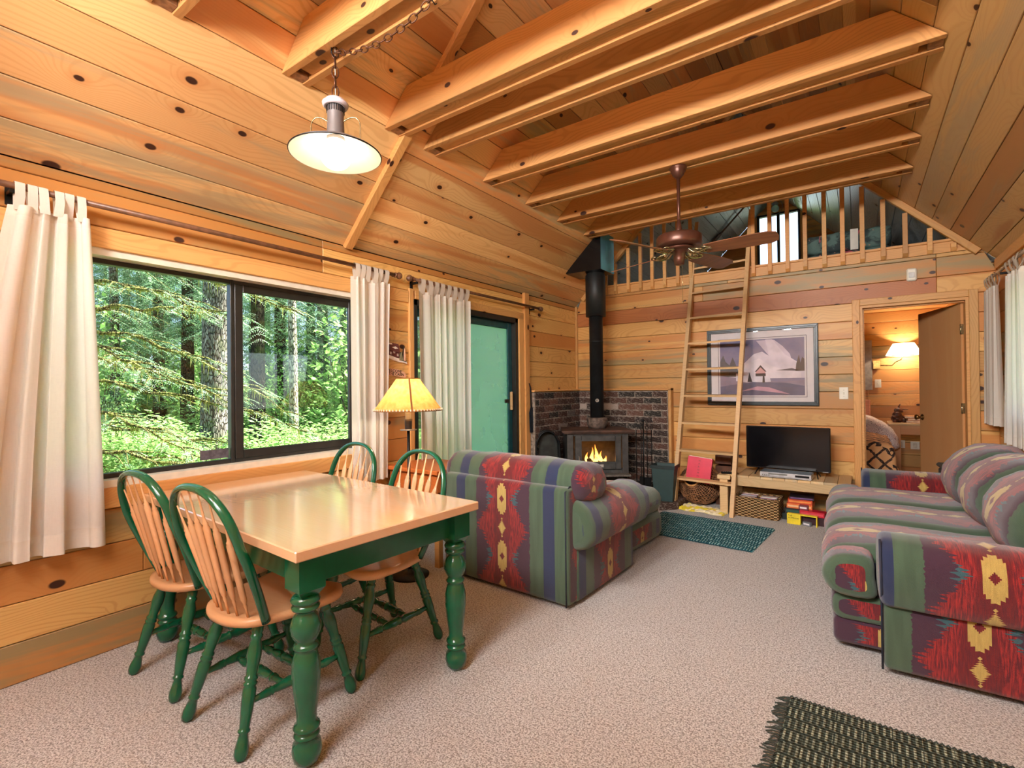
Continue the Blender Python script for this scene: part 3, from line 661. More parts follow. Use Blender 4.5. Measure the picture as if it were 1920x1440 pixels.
# outer arm: swept along the depth, section in x-z
for nm, x0, sg in (('near', .03, 1), ('far', L_-.03, -1)):
    mb = MB(); sweep(mb, arm_sec(x0, sg), 'y', .02, .885, .035, u0=-.52, v0=.235, wob=.003, seed=8, vflip=-1); mb.build('arm', FAB, SF)
    mb = MB(); s_ = rrect(min(x0, x0+sg*.22), max(x0, x0+sg*.22), .03, .34, .025); sweep(mb, s_, 'y', .04, .87, .02, u0=-.56, v0=.029, vflip=-1); mb.build('arm_panel', FAB, SF)
    mb = MB(); xx = x0+sg*.004; mb.tube([(xx, .876, .03), (xx, .876, .33), (xx-sg*.045, .878, .38), (xx-sg*.05, .88, .50), (xx-sg*.01, .88, .60)], .005, 6); mb.build('piping', PIPING, SF)
cw = (L_-.50)/3
for k in range(3):
    a = .25+k*cw; e = .17 if k == 0 else 0; e2 = .17 if k == 2 else 0
    seat = smooth_curve([(.22, .285), (.6, .275), (.98, .28), (1.085, .33), (1.10, .40), (1.04, .475), (.85, .50), (.5, .495), (.25, .485)], 4, True)
    mb = MB(); sweep(mb, seat, 'x', a+.004, a+cw-.004, .075, u0=-(a+cw/2), v0=.1+k*.07, puff=.012, wob=.003, seed=k)
    mb.build('seat_cushion', FAB, SF)
    if k != 1:   # the wing of the T cushion in front of the arm
        mb = MB(); b0, b1 = (a-.13, a+.08) if k == 0 else (a+cw-.08, a+cw+.13)
        sweep(mb, smooth_curve([(.895, .29), (1.03, .285), (1.09, .33), (1.10, .40), (1.04, .47), (.91, .475), (.893, .38)], 4, True), 'x', b0, b1, .04, u0=-(a+cw/2)+.17, v0=.24, cu=-.86); mb.build('cushion_wing', FAB, SF)
    bk = smooth_curve([(.12, .47), (.34, .49), (.42, .58), (.42, .70), (.34, .81), (.22, .865), (.10, .85), (.04, .74), (.06, .58)], 4, True)
    mb = MB(); sweep(mb, bk, 'x', a-.02, a+cw+.02, .13, u0=-(a+cw/2)+.02, v0=.05+k*.11, puff=.015, wob=.006, seed=k+4); mb.build('back_cushion', FAB, SF)

# ---------------------------------------------------------------- dining table
TB = empty('dining_table', (-2.235, 1.385, 0), R(-3.3), 'rectangular dining table with maple top and green turned legs', 'table')
mb = MB(); mb.box(-.765, -.44, .722, .765, .44, .76, .004); mb.build('table_top', TABLEW, TB)
mb = MB()
for y in (-.375, .355): mb.box(-.66, y, .612, .66, y+.022, .722, .002)
for x in (-.70, .678): mb.box(x, -.33, .612, x+.022, .33, .722, .002)
mb.build('apron', GREEN, TB)
lp = [(.0, .0), (.026, .002), (.040, .022), (.045, .048), (.042, .075), (.028, .092), (.036, .097), (.040, .104), (.036, .112), (.030, .116), (.038, .123), (.041, .131), (.037, .139), (.029, .147), (.031, .18), (.038, .24), (.043, .30), (.043, .345), (.034, .385), (.029, .394), (.037, .400), (.039, .407), (.035, .414), (.027, .42), (.038, .436), (.046, .458), (.046, .482), (.037, .508), (.028, .52), (.030, .528), (.040, .533), (.043, .542), (.038, .549), (.034, .553), (.043, .558), (.045, .566), (.040, .576), (.032, .582)]
for sx in (-1, 1):
    for sy in (-1, 1):
        mb = MB(); cx, cy2 = sx*.685, sy*.362
        mb.lathe([(r*1.1, z) for r, z in lp], (cx, cy2, 0), 24)
        h = .048; q = .030
        vs_ = [(cx+a*q, cy2+b*q, .578) for a, b in ((-1,-1),(1,-1),(1,1),(-1,1))]+[(cx+a*h, cy2+b*h, .605) for a, b in ((-1,-1),(1,-1),(1,1),(-1,1))]+[(cx+a*h, cy2+b*h, .7218) for a, b in ((-1,-1),(1,-1),(1,1),(-1,1))]
        mb.add(vs_, [(3,2,1,0)]+[(i,(i+1)%4,4+(i+1)%4,4+i) for i in range(4)]+[(4+i,4+(i+1)%4,8+(i+1)%4,8+i) for i in range(4)]+[(8,9,10,11)])
        mb.build('leg', GREEN, TB)

# ---------------------------------------------------------------- arrow back chairs (front = +y)
def turned(mb, p0, p1, prof, seg=12, flat=1.0, up=None):
    p0, p1 = V(p0), V(p1); pts = []; rs = []
    for t_, r in prof: pts.append(p0.lerp(p1, t_)); rs.append(r*1.22)
    mb.tube(pts, rs, seg, flat=flat, up=up)
LEGP = [(0, .010), (.015, .016), (.05, .0195), (.09, .0195), (.14, .0155), (.19, .0125), (.20, .017), (.215, .017), (.225, .0135), (.24, .0145), (.40, .0185), (.50, .019), (.52, .0155), (.53, .019), (.545, .019), (.555, .0155), (.57, .019), (.585, .0185), (.60, .0145), (.66, .017), (.74, .0205), (.80, .0195), (.86, .014), (.88, .018), (.895, .018), (.905, .0145), (.92, .0165), (1.0, .0165)]
STRP = [(0, .008), (.12, .010), (.20, .014), (.215, .0105), (.225, .0145), (.24, .0105), (.30, .013), (.42, .0165), (.48, .0125), (.49, .0165), (.51, .0165), (.52, .0125), (.58, .0165), (.70, .013), (.76, .0105), (.775, .0145), (.785, .0105), (.80, .014), (.88, .010), (1, .008)]
def make_chair():
    c = empty('dining_chair')
    out = smooth_curve([(0, .215), (.10, .222), (.175, .212), (.222, .16), (.225, .06), (.205, -.06), (.16, -.165), (.08, -.212), (0, -.222), (-.08, -.212), (-.16, -.165), (-.205, -.06), (-.225, .06), (-.222, .16), (-.175, .212), (-.10, .222)], 4, True)[::-1]
    n = len(out); mb = MB(); rings = []
    for k, (sc_, z) in enumerate(((.90, .418), (.975, .422), (1.0, .436), (.985, .450), (.90, .4515), (.6, .4445), (.3, .441), (.02, .440))):
        for x, y in out:
            fr = max(0, y)/.22; zz = z
            if k in (3, 4, 5) and y > .1: zz -= .007*math.cos(x/.22*math.pi*1.0)*fr*(1 if k < 5 else .5) - .002
            rings.append((x*sc_, y*sc_, zz))
    fs = [(j*n+(i+1) % n, j*n+i, (j+1)*n+i, (j+1)*n+(i+1) % n) for j in range(7) for i in range(n)]
    mb.add(rings, fs, smooth=True); b = 0; mb.f.append(tuple(range(n))); mb.mi.append(0); mb.sm.append(False); mb.uv.append(None)
    mb.f.append(tuple(range(7*n, 8*n))[::-1]); mb.mi.append(0); mb.sm.append(False); mb.uv.append(None)
    mb.build('seat', CHAIRW, c)
    feet = [(-.205, .235), (.205, .235), (-.195, -.235), (.195, -.235)]; tops = [(-.15, .13), (.15, .13), (-.125, -.125), (.125, -.125)]
    for (fx, fy), (tx, ty) in zip(feet, tops):
        mb = MB(); turned(mb, (fx, fy, 0.0), (tx, ty, .425), LEGP); mb.build('leg', GREEN, c)
    at_ = lambda i, z: V((feet[i][0]+(tops[i][0]-feet[i][0])*z/.425, feet[i][1]+(tops[i][1]-feet[i][1])*z/.425, z))
    for a, b2, z in ((0, 2, .17), (1, 3, .17)):
        mb = MB(); turned(mb, at_(a, z), at_(b2, z), STRP, 10); mb.build('stretcher', GREEN, c)
    for f_ in (.36, .64):
        p, q = at_(0, .17).lerp(at_(2, .17), f_), at_(1, .17).lerp(at_(3, .17), f_)
        mb = MB(); turned(mb, p, q, STRP, 10); mb.build('stretcher', GREEN, c)
    # bow
    lean = lambda z: -.165-(z-.45)*.27
    bw = smooth_curve([(-.178, .435), (-.212, .58), (-.226, .71), (-.198, .84), (-.118, .918), (0, .940), (.118, .918), (.198, .84), (.226, .71), (.212, .58), (.178, .435)], 5)
    mb = MB(); mb.tube([(x, lean(z)+.035*max(0, 1-(z-.435)/.3) , z) for x, z in bw], .0175, 12, flat=.68, up=(0, 1, 0)); mb.build('back_bow', GREEN, c)
    for k in range(6):
        xb = (k-2.5)*.047; xt = (k-2.5)*.067
        zt = .925-((abs(xt)/.20)**2.6)*.12
        yb = -.155-.035*(1-(abs(xb)/.13)**2)*.8
        p0, p1 = V((xb, yb, .448)), V((xt, lean(zt), zt)); Hh = p1-p0
        prof = [(0, .0075), (.10, .0075), (.13, .0105), (.15, .0085), (.17, .0135), (.20, .0175), (.45, .0185), (.66, .0190), (.72, .0190), (.745, .0135), (.755, .016), (.77, .0105), (.80, .0075), (.90, .0055), (1, .0045)]
        mb = MB(); pts = [p0+Hh*t_ for t_, r in prof]
        mb.tube(pts, [r for t_, r in prof], 10, flat=.55, up=(1, 0, 0)); mb.build('spindle', CHAIRW, c)
    return c
ch0 = make_chair()
spots = [(-2.54, 1.09, R(3), 'arrow back chair at the near left corner of the table by the window wall'),
         (-1.975, 1.085, R(2), 'arrow back chair nearest the camera tucked behind the front table leg'),
         (-2.61, 1.70, R(177), 'arrow back chair on the far side of the table in front of the window'),
         (-2.0, 1.65, R(174), 'arrow back chair on the far side of the table beside the loveseat')]
for i, (x, y, a, lb) in enumerate(spots):
    o = ch0 if i == 0 else copy_tree(ch0)
    o.location = (x, y, 0); o.rotation_euler = (0, 0, a); tag(o, lb, 'chair', 'green and maple dining chairs')
# ---------------------------------------------------------------- boxed ceiling beams
ORD = {0.80: 'boxed ceiling beam nearest the camera above the chain', 1.42: 'boxed ceiling beam carrying the hook of the pendant lamp', 2.105: 'boxed ceiling beam that the vertical ceiling strip runs up to',
       2.445: 'boxed ceiling beam just behind the one with the ceiling strip', 3.105: 'fourth boxed ceiling beam from the loft railing', 3.72: 'boxed ceiling beam from which the brown fan hangs', 4.29: 'second boxed ceiling beam from the loft railing', 4.87: 'last boxed ceiling beam in front of the loft railing'}
ENDW = plain('end_block_wood', (150, 104, 68), .7, var=.2, scale=40)
def make_beam():
    o = empty('ceiling_beam'); zb, zt = 2.94, 3.145; cx = RX
    xl = lambda z: XL+(z-WH)+.006-cx; xr = lambda z: XR-(z-WH)-.006-cx
    for y in (0.0, .117):
        board('side_board', o, (0, y, 0), VX, VZ_, 0, zt-zb, .037, BEAM, .003, e=(xl(zb), xr(zb), xl(zt), xr(zt)), zoff=0.0).matrix_local = frame_mat((0, y, 0), VX, VZ_)
    b = board('filler_board', o, (0, .038, .012), VX, (0, 1, 0), 0, .078, .03, BEAM, .001, e=(xl(zb+.02)+.08, xr(zb+.02)-.08, xl(zb+.02)+.08, xr(zb+.02)-.08)); b.matrix_local = frame_mat((0, .038+.078, .012), VX, (0, -1, 0))
    t = board('top_board', o, (0, 0, 0), VX, VY_, 0, .078, .03, BEAM, .001, e=(xl(zt-.03)+.0, xr(zt-.03)-.0, xl(zt-.03), xr(zt-.03))); t.matrix_local = frame_mat((0, .038, zt-zb-.005), VX, VY_)
    for s_, x in ((-1, xl(zb)), (1, xr(zb))):
        mb = MB(); x0, x1 = sorted((x+(.004 if s_ < 0 else -.004), x-s_*.065)); z1 = .045
        mb.box(x0, .0385, .004, x1, .1155, z1, .002); mb.build('end_block', ENDW, o)
    return o
bm0 = make_beam()
for i, (y, lb) in enumerate(ORD.items()):
    o = bm0 if i == 0 else copy_tree(bm0); o.location = (RX, y, 2.94); tag(o, lb, 'beam', 'boxed ceiling beams')

# ---------------------------------------------------------------- loft railing
RL = empty('loft_railing', (RX, D, 2.445), 0, 'pine slat railing with sloping rake boards across the loft edge', 'railing')
for sx in (-1, 1):
    x0 = sx*1.882; L = 1.882/S2*.995; z0_ = -.052
    if sx < 0: board('rake_board', RL, (x0, 0, z0_), (S2, 0, S2), (-S2, 0, S2), L, .055, .046, TRIM, .004, zoff=.047)
    else: board('rake_board', RL, (x0-L*S2, 0, z0_+L*S2), (S2, 0, -S2), (S2, 0, S2), L, .055, .046, TRIM, .004, zoff=.047)
for X in (-2.61, -2.48, -2.31, -2.155, -2.01, -1.86, -1.705, -1.56, -.907, -.748, -.585, -.428, -.263, -.112, .045, .205, .367, .541, .701):
    zt = min(3.42, WH+(X-XL if X < RX else XR-X)-.095)-2.445
    mb = MB(); x = X-RX
    mb.box(x-.019, -.042, .03, x+.019, -.004, zt, .002)
    mb.add([(x-.019, -.042, .03), (x+.019, -.042, .03), (x+.019, -.004, .03), (x-.019, -.004, .03), (x-.019, -.02, .004), (x+.019, -.02, .004), (x+.019, -.004, .004), (x-.019, -.004, .004)], [(0,1,5,4),(1,2,6,5),(2,3,7,6),(3,0,4,7),(4,5,6,7)])
    mb.build('slat', TRIM, RL)
mb = MB(); mb.box(-.93, -.004, .935, .93, .034, .99, .003); mb.build('top_rail', TRIM, RL)

# ---------------------------------------------------------------- loft ladder
LD = empty('loft_ladder', (-1.33, 5.2, 0), 0, 'pale wooden ladder leaning up to the loft opening', 'ladder')
th = math.atan(.235); hl = 3.2/math.cos(th)
for nm, xb, xt, yb, off in (('L', -.285, -.215, .06, 0), ('R', .30, .375, -.02, 0)):
    mb = MB(); n = 10
    pts = []
    for k in range(n+1):
        z = 3.2*k/n; x = xb+(xt-xb)*z/2.6; y = yb+.235*z
        a = .052 if z < 2.9 else .052*(1-(z-2.9)/.3*.45)
        pts += [(x-.019, y-a, z), (x+.019, y-a, z), (x+.019, y+a*.5, z), (x-.019, y+a*.5, z)]
    fs = [(4*k+i, 4*k+(i+1) % 4, 4*k+4+(i+1) % 4, 4*k+4+i) for k in range(n) for i in range(4)]+[(3, 2, 1, 0), (4*n, 4*n+1, 4*n+2, 4*n+3)]
    mb.add(pts, fs); mb.build('side_rail', LADDERW, LD)
for k in range(1, 10):
    z = .29*k; mb = MB()
    xl_ = -.285+.07*z/2.6+.019; xr_ = .30+.075*z/2.6-.019; y0, y1 = .06+.235*z, -.02+.235*z
    vs_ = [(xl_, y0-.045, z), (xr_, y1-.045, z), (xr_, y1+.03, z+.008), (xl_, y0+.03, z+.008)]
    mb.add(vs_+[(a, b, c+.02) for a, b, c in vs_], [(3,2,1,0),(4,5,6,7),(0,1,5,4),(1,2,6,5),(2,3,7,6),(3,0,4,7)]); mb.build('rung', LADDERW, LD)

# ---------------------------------------------------------------- ceiling fan
FN = empty('ceiling_fan', (-1.10, 3.79, 2.94), 0, 'brown ceiling fan on a long rod below the beams', 'fan')
mb = MB(); mb.lathe([(.062, 0), (.064, -.012), (.052, -.022), (.055, -.034), (.044, -.05), (.042, -.06), (.032, -.07), (.020, -.085)][::-1], seg=24); mb.build('canopy', COPPER, FN)
mb = MB(); cyl(mb, (0, 0, -.08), (0, 0, -.50), .0125, 12); mb.lathe([(.0125, -.40), (.022, -.47), (.03, -.52)][::-1], seg=16); mb.build('down_rod', COPPER, FN)
mb = MB(); mb.lathe([(.03, -.50), (.09, -.512), (.150, -.520), (.163, -.530), (.166, -.536), (.166, -.592), (.160, -.604), (.08, -.612), (.02, -.616)][::-1], seg=36); mb.build('motor_housing', COPPER, FN)
mb = MB(); mb.lathe([(.02, -.614), (.110, -.618), (.112, -.628), (.09, -.634), (.045, -.65), (.04, -.70), (.035, -.74), (.001, -.742)][::-1], seg=24); mb.build('switch_housing', COPPER, FN)
mb = MB(); cyl(mb, (.03, -.03, -.74), (.03, -.03, -1.02), .0012, 5); ball(mb, (.03, -.03, -1.03), .006, seg=8, rings=6); mb.build('pull_chain', BRASS, FN)
for k in range(4):
    a = R((-3, 71, 159, 247)[k]); ca, sa = math.cos(a), math.sin(a)
    Mx = Matrix.Translation((0, 0, -.655)) @ Matrix.Rotation(a, 4, 'Z')
    mb = MB()
    for s_ in (-1, 1):
        P_ = smooth_curve([(.06, .0, .03), (.10, s_*.03, .015), (.14, s_*.055, .0), (.18, s_*.035, -.004), (.16, s_*.01, .0), (.13, s_*.02, .004)], 5)
        mb.tube([tuple(Mx @ V(p)) for p in P_], .006, 7)
        P_ = smooth_curve([(.07, s_*.02, .025), (.12, s_*.012, -.012), (.17, s_*.02, -.014), (.22, s_*.045, -.002), (.20, s_*.062, .004), (.175, s_*.055, .004)], 5)
        mb.tube([tuple(Mx @ V(p)) for p in P_], .0055, 7)
    mb.box(.15, -.035, -.004, .24, .035, .002, .002, M=Mx); br = mb.build('blade_arm', BRASS, FN)
    out = [(.19, -.055), (.30, -.066), (.50, -.074), (.62, -.072), (.665, -.05), (.675, 0), (.665, .05), (.62, .072), (.50, .074), (.30, .066), (.19, .055)]
    Mb = Mx @ Matrix.Rotation(R(-18), 4, 'X')
    mb = MB(); mb.prism(out, .0, .006, M=Mb); mb.build('blade', BLADE, FN)

# ---------------------------------------------------------------- pendant lamp with globe
PX, PY = -2.067, 1.475
PN = empty('pendant_lamp', (PX, PY, 2.46), 0, 'grey metal bowl pendant lamp on a chain above the dining table', 'lamp')
def chain(mb, pts, r=.010, w=.0022, ln=.030):
    P_ = [V(p) for p in pts]; tot = sum((P_[i+1]-P_[i]).length for i in range(len(P_)-1)); n = max(2, int(tot/(ln*.86)))
    d = [0.0]
    for i in range(len(P_)-1): d.append(d[-1]+(P_[i+1]-P_[i]).length)
    for k in range(n):
        s_ = (k+.5)/n*tot; i = max(j for j in range(len(P_)-1) if d[j] <= s_); q = P_[i].lerp(P_[i+1], (s_-d[i])/(d[i+1]-d[i])); t_ = (P_[i+1]-P_[i]).normalized()
        u_ = t_.orthogonal().normalized()
        if k % 2: u_ = t_.cross(u_)
        ring = [q+t_*math.cos(a)*ln*.56+u_*math.sin(a)*r for a in [2*math.pi*j/12 for j in range(13)]]
        mb.tube(ring, w, 5, cap=False)
mb = MB(); chain(mb, [(0, 0, .49), (0, 0, .25)], .016, .0036, .052)
sw = [(0, 0, .47)]+[(.62*t_, .05*t_, .47+.02*t_-.30*(t_-t_*t_)) for t_ in (.15, .3, .45, .6, .75, .9, 1.0)]
chain(mb, sw, .013, .003, .042); mb.build('chain', plain('old_bronze', (92, 58, 40), .4, .6), PN)
mb = MB(); mb.tube([(0, 0, .25), (.0, .0, .492)], .002, 5); mb.build('lamp_cord', plain('cord_white', (205, 195, 180), .6), PN)
mb = MB(); mb.tube([(0, -.02, .48), (0, -.02, .455), (0, 0, .445), (0, .02, .455), (0, .02, .48)], .003, 6); mb.tube([(.62, .03, .48), (.62, .03, .46), (.62, .05, .45), (.62, .06, .46)], .003, 6); mb.build('hook', IRON, PN)
LIL = plain('lamp_lilac_white', (206, 196, 204), .35, var=.03, bump=0)
GRYM = plain('lamp_grey_metal', (118, 112, 112), .35, .4, var=.05, bump=0)
mb = MB(); mb.lathe([(.03, .215), (.045, .200), (.052, .196), (.060, .205), (.062, .215), (.050, .222), (.046, .232), (.02, .240), (.006, .248)], seg=28); mb.build('cap', LIL, PN)
mb = MB(); mb.lathe([(.043, .02), (.040, .10), (.038, .15), (.040, .165), (.040, .20)], seg=28, cap=False); mb.build('neck', GRYM, PN)
mb = MB()
for k in range(24):
    a = 2*math.pi*k/24; mb.box(-.0018, .0405, .168, .0018, .0425, .198, M=Matrix.Rotation(a, 4, 'Z'))
mb.build('vent_slots', IRON, PN)
mb = MB(); mb.lathe([(.212, -.035), (.215, -.035), (.205, -.022), (.13, .018), (.075, .038), (.044, .055)], seg=48, cap=False); mb.build('shade', GRYM, PN)
mb = MB(); mb.lathe([(.040, .050), (.072, .033), (.128, .013), (.203, -.027), (.214, -.0355)], seg=48, cap=False); mb.build('shade_lining', plain('lamp_lining_cream', (246, 238, 222), .5, var=.02, bump=0), PN)
mb = MB(); mb.lathe([(.213, -.036), (.2165, -.034), (.2165, -.031)], seg=48, cap=False); mb.build('rim', IRON, PN)
for s_ in (-1, 1):
    mb = MB(); P_ = smooth_curve([(s_*.118, 0, .02), (s_*.120, 0, .08), (s_*.116, 0, .125), (s_*.095, 0, .148), (s_*.065, 0, .145), (s_*.036, 0, .128)], 5)
    mb.tube([tuple(Matrix.Rotation(R(36), 3, 'Z') @ V(p)) for p in P_], .0028, 6); mb.build('side_bail', BRASS, PN)
mb = MB(); ball(mb, (0, 0, -.03), .075, seg=28, rings=16); mb.build('globe_bulb', emis('globe_glow', (1.0, .86, .66), PENDANT_E), PN)

# added glowing panels behind the viewpoint that fill the room with light
for i, (x, y, lb) in enumerate(((-1.0, -.55, 'added square fill light panel behind the viewpoint, nearer the dining table'), (-1.0, -2.1, 'added square fill light panel behind the viewpoint, nearer the back wall'))):
    P_ = empty('added_fill_panel', (x, y, 2.92), 0, lb, 'lamp', 'added fill light panels behind the viewpoint')
    mb = MB(); mb.box(-.52, -.42, -.02, .52, .42, .03, .004); mb.build('housing', OFFW, P_)
    for z_ in (-.026, .0305):
        mb = MB(); mb.box(-.49, -.39, z_, .49, .39, z_+.0055); mb.build('diffuser', emis('fill_panel_glow', (.98, .97, .98), FILL_PANEL_E), P_)
    mb = MB(); cyl(mb, (-.3, 0, .03), (-.3, 0, 1.12), .006, 8); cyl(mb, (.3, 0, .03), (.3, 0, 1.05), .006, 8); mb.build('hanger_rod', STEEL, P_)

# added bar of spots, out of view, to brighten far wall and right slope
TK = empty('added_fill_track', (-.9, -.45, 2.78), 0, 'added black bar with four fill light heads behind the viewpoint', 'lamp')
mb = MB(); mb.box(-1.1, -.02, 0, 1.1, .02, .03, .003); cyl(mb, (-.9, 0, .03), (-.9, 0, .78), .006, 8); cyl(mb, (.9, 0, .03), (.9, 0, .48), .006, 8); mb.build('fill_bar', IRON, TK)
for k, (x, tgt, e) in enumerate(((-1.0, (-2.6, 5.6, 1.3), 1.0), (-.35, (-.9, 5.8, 1.2), 1.0), (.35, (.9, 4.4, 2.0), 1.15), (1.0, (-1.0, 5.2, 3.4), .9))):
    h = empty('fill_head', (x, 0, -.10)); h.parent = TK
    d = V(tgt)-(V((-.9, -.45, 2.78))+V((x, 0, -.10))); h.rotation_euler = d.to_track_quat('-Z', 'Y').to_euler()
    mb = MB(); mb.lathe([(.055, .08), (.06, .0), (.06, -.02)], seg=20, cap=False); mb.lathe([(.055, .08), (.001, .085)], seg=20, cap=False); mb.build('can', IRON, h)
    ld = bpy.data.lights.new('fill_spot', 'SPOT'); ld.energy = FILL_TRACK_E*e; ld.spot_size = R(100); ld.spot_blend = .8; ld.shadow_soft_size = .22; ld.color = (1, .96, .92)
    lo = bpy.data.objects.new('fill_spot', ld); col.objects.link(lo); lo.parent = h; lo.location = (0, 0, -.025)

# ---------------------------------------------------------------- curtains and rods
def cloth_mat(name, c, tl=.45):
    t = NT(name); co = t.coord(); n = t.noise(t.vm('MULTIPLY', co, (1, 1, .15)), 160, 2); n2 = t.noise(t.vm('MULTIPLY', co, (1, 1, 8)), 60, 2)
    cc = t.mix(t.m_('MULTIPLY', t.ss(t.m_('ADD', n, n2), .8, 1.3), .12), lin(*c), tuple(x*.7 for x in lin(*c)))
    a = t.n('ShaderNodeBsdfDiffuse'); t.set(a.inputs[0], cc); b = t.n('ShaderNodeBsdfTranslucent'); t.set(b.inputs[0], cc)
    m = t.n('ShaderNodeMixShader'); m.inputs[0].default_value = tl; t.t.links.new(a.outputs[0], m.inputs[1]); t.t.links.new(b.outputs[0], m.inputs[2]); t.t.links.new(m.outputs[0], t.out.inputs[0]); return t.m
CLOTH = cloth_mat('cream_curtain_cotton', (242, 239, 232), .42)
HEM = cloth_mat('curtain_hem', (236, 230, 220), .25)
def curtain(name, x, yt0, yt1, yb0, yb1, zt, zb, folds, label, rodz, tabs=6, amp=.03, seed=1, sgn=1, skew=0.0):
    root = empty(name, (x, (yt0+yt1)/2, zb), 0, label, 'curtain', 'tab top cotton curtains')
    rnd = random.Random(seed); nu, nv = 90, 34
    ph = [rnd.uniform(0, 6.28) for _ in range(4)]
    def pt(i, j):
        u_, v_ = i/nu, j/nv
        warp = u_+.035*math.sin(2*math.pi*u_*1.7+ph[0])
        a, b = yt0+(yt1-yt0)*u_, yb0+(yb1-yb0)*u_
        y = b+(a-b)*(v_**1.3)
        env = .55+.45*(1-v_); f = math.sin(2*math.pi*folds*warp+ph[1]+.5*(1-v_)*math.sin(ph[2]+u_*5))+.35*math.sin(2*math.pi*folds*2.3*warp+ph[3])
        f = math.copysign(abs(f)**.8, f)
        return (sgn*amp*env*f, y-(yt0+yt1)/2+.012*math.sin(2*math.pi*folds*2*warp+ph[1])*env, v_*(zt-zb)+skew*(1-v_)*(u_-.5))
    vs_ = [pt(i, j) for j in range(nv+1) for i in range(nu+1)]
    hz = 2
    mb = MB(); fs = []; ids = []
    for j in range(nv):
        for i in range(nu):
            k = j*(nu+1)+i; fs.append((k, k+1, k+nu+2, k+nu+1)); 
    for q, f in enumerate(fs): pass
    mb.add(vs_, fs, smooth=True)
    mb.mi = [1 if (q//nu) < hz or (q//nu) >= nv-1 else 0 for q in range(len(fs))]
    mb.build('panel', [CLOTH, HEM], root)
    for k in range(tabs):
        u_ = (k+.5)/tabs*(.94)+.03; i = int(u_*nu); c = pt(i, nv); w_ = min(.026, (yt1-yt0)/tabs*.36)
        rz_ = rodz-zb; r = .021
        P_ = [(c[0]+.001, c[2]-.02), (c[0]*.5+sgn*.004+.018*sgn, (c[2]+rz_)/2)]+[(r*math.cos(a)*sgn, rz_+r*math.sin(a)) for a in [R(q) for q in range(0, 181, 30)]]+[(c[0]*.5-.018*sgn, (c[2]+rz_)/2), (c[0]-.003, c[2]-.02)]
        mb = MB(); dy = rnd.uniform(-.006, .006)
        v2 = [(p[0], c[1]-w_+(dy if 0 < m < len(P_)-1 else 0), p[1]) for m, p in enumerate(P_)]+[(p[0], c[1]+w_+(dy if 0 < m < len(P_)-1 else 0), p[1]) for m, p in enumerate(P_)]
        n_ = len(P_); mb.add(v2, [(m, m+1, n_+m+1, n_+m) for m in range(n_-1)], smooth=True); mb.build('tab', HEM, root)
    return root
curtain('curtain', XL+.075, .50, .775, .30, .835, 2.105, .555, 4.2, 'cream tab top curtain on the left side of the big window, leftmost in view', 2.185, 6, .035, 3)
curtain('curtain', XL+.075, 2.25, 2.60, 2.26, 2.56, 2.105, .60, 4.2, 'cream tab top curtain between the big window and the welcome sign', 2.185, 6, .020, 5)
curtain('curtain', XL+.075, 2.90, 3.58, 2.92, 3.56, 2.10, .12, 6.5, 'cream tab top curtain over the left half of the sliding door', 2.185, 8, .020, 8)
curtain('curtain', XR-.075, 5.42, 5.84-.02, 5.38, 5.80, 2.06, .93, 4, 'white curtain in the far corner of the right wall beside the bedroom door', 2.145, 4, .03, 9, sgn=-1)
curtain('curtain', XR-.075, 4.62, 5.10, 4.50, 5.16, 2.06, .83, 5, 'white curtain at the right edge of view in front of the right window', 2.145, 4, .03, 12, sgn=-1)
RODW = plain('rod_walnut', (112, 76, 54), .4, var=.2, scale=30)
def rod(x, y0, y1, z, lb, mat, wallx, finials=(True, True), r=.014, brackets=()):
    o = empty('curtain_rod', (x, y0, z), 0, lb, 'curtain rod')
    mb = MB(); cyl(mb, (0, 0, 0), (0, y1-y0, 0), r, 14); mb.build('pole', mat, o)
    My = Matrix.Rotation(R(90), 4, 'X')
    for k, (yy, s_) in enumerate(((0, -1), (y1-y0, 1))):
        if not finials[k]: continue
        prof = [(r, 0), (r*1.5, .006), (r*1.5, .012), (r*.8, .018), (r*1.2, .024), (r*1.9, .040), (r*1.95, .050), (r*1.6, .062), (r*.7, .070), (.0005, .078)]
        mb = MB(); vs0 = len(mb.v)
        Mf = Matrix.Translation((0, yy, 0)) @ (Matrix.Rotation(R(-90 if s_ > 0 else 90), 4, 'X')); mb.lathe(prof, seg=16, M=Mf); mb.build('finial', RODW if mat is RODW else mat, o)
    for b in brackets:
        mb = MB(); xw = wallx-x; mb.box(min(xw, 0), b-y0-.012, -.030, max(xw, 0), b-y0+.012, -.014, .002); mb.box(min(xw, xw*.9), b-y0-.016, -.07, max(xw, xw*.9), b-y0+.016, .015, .002); mb.build('bracket', IRON, o)
    return o
rod(XL+.075, .46, 2.655, 2.185, 'turned walnut curtain rod above the big window', RODW, XL, brackets=(.51, 2.53))
rod(XL+.075, 2.86, 4.80, 2.185, 'slim curtain rod above the sliding glass door', RODW, XL, brackets=(2.90, 4.70))
rod(XR-.075, 3.1, 5.80, 2.145, 'round white metal curtain rod on the right wall', plain('white_metal_rod', (214, 212, 212), .25, .5, bump=0), XR, finials=(False, False), r=.0125, brackets=(5.3, 3.2))

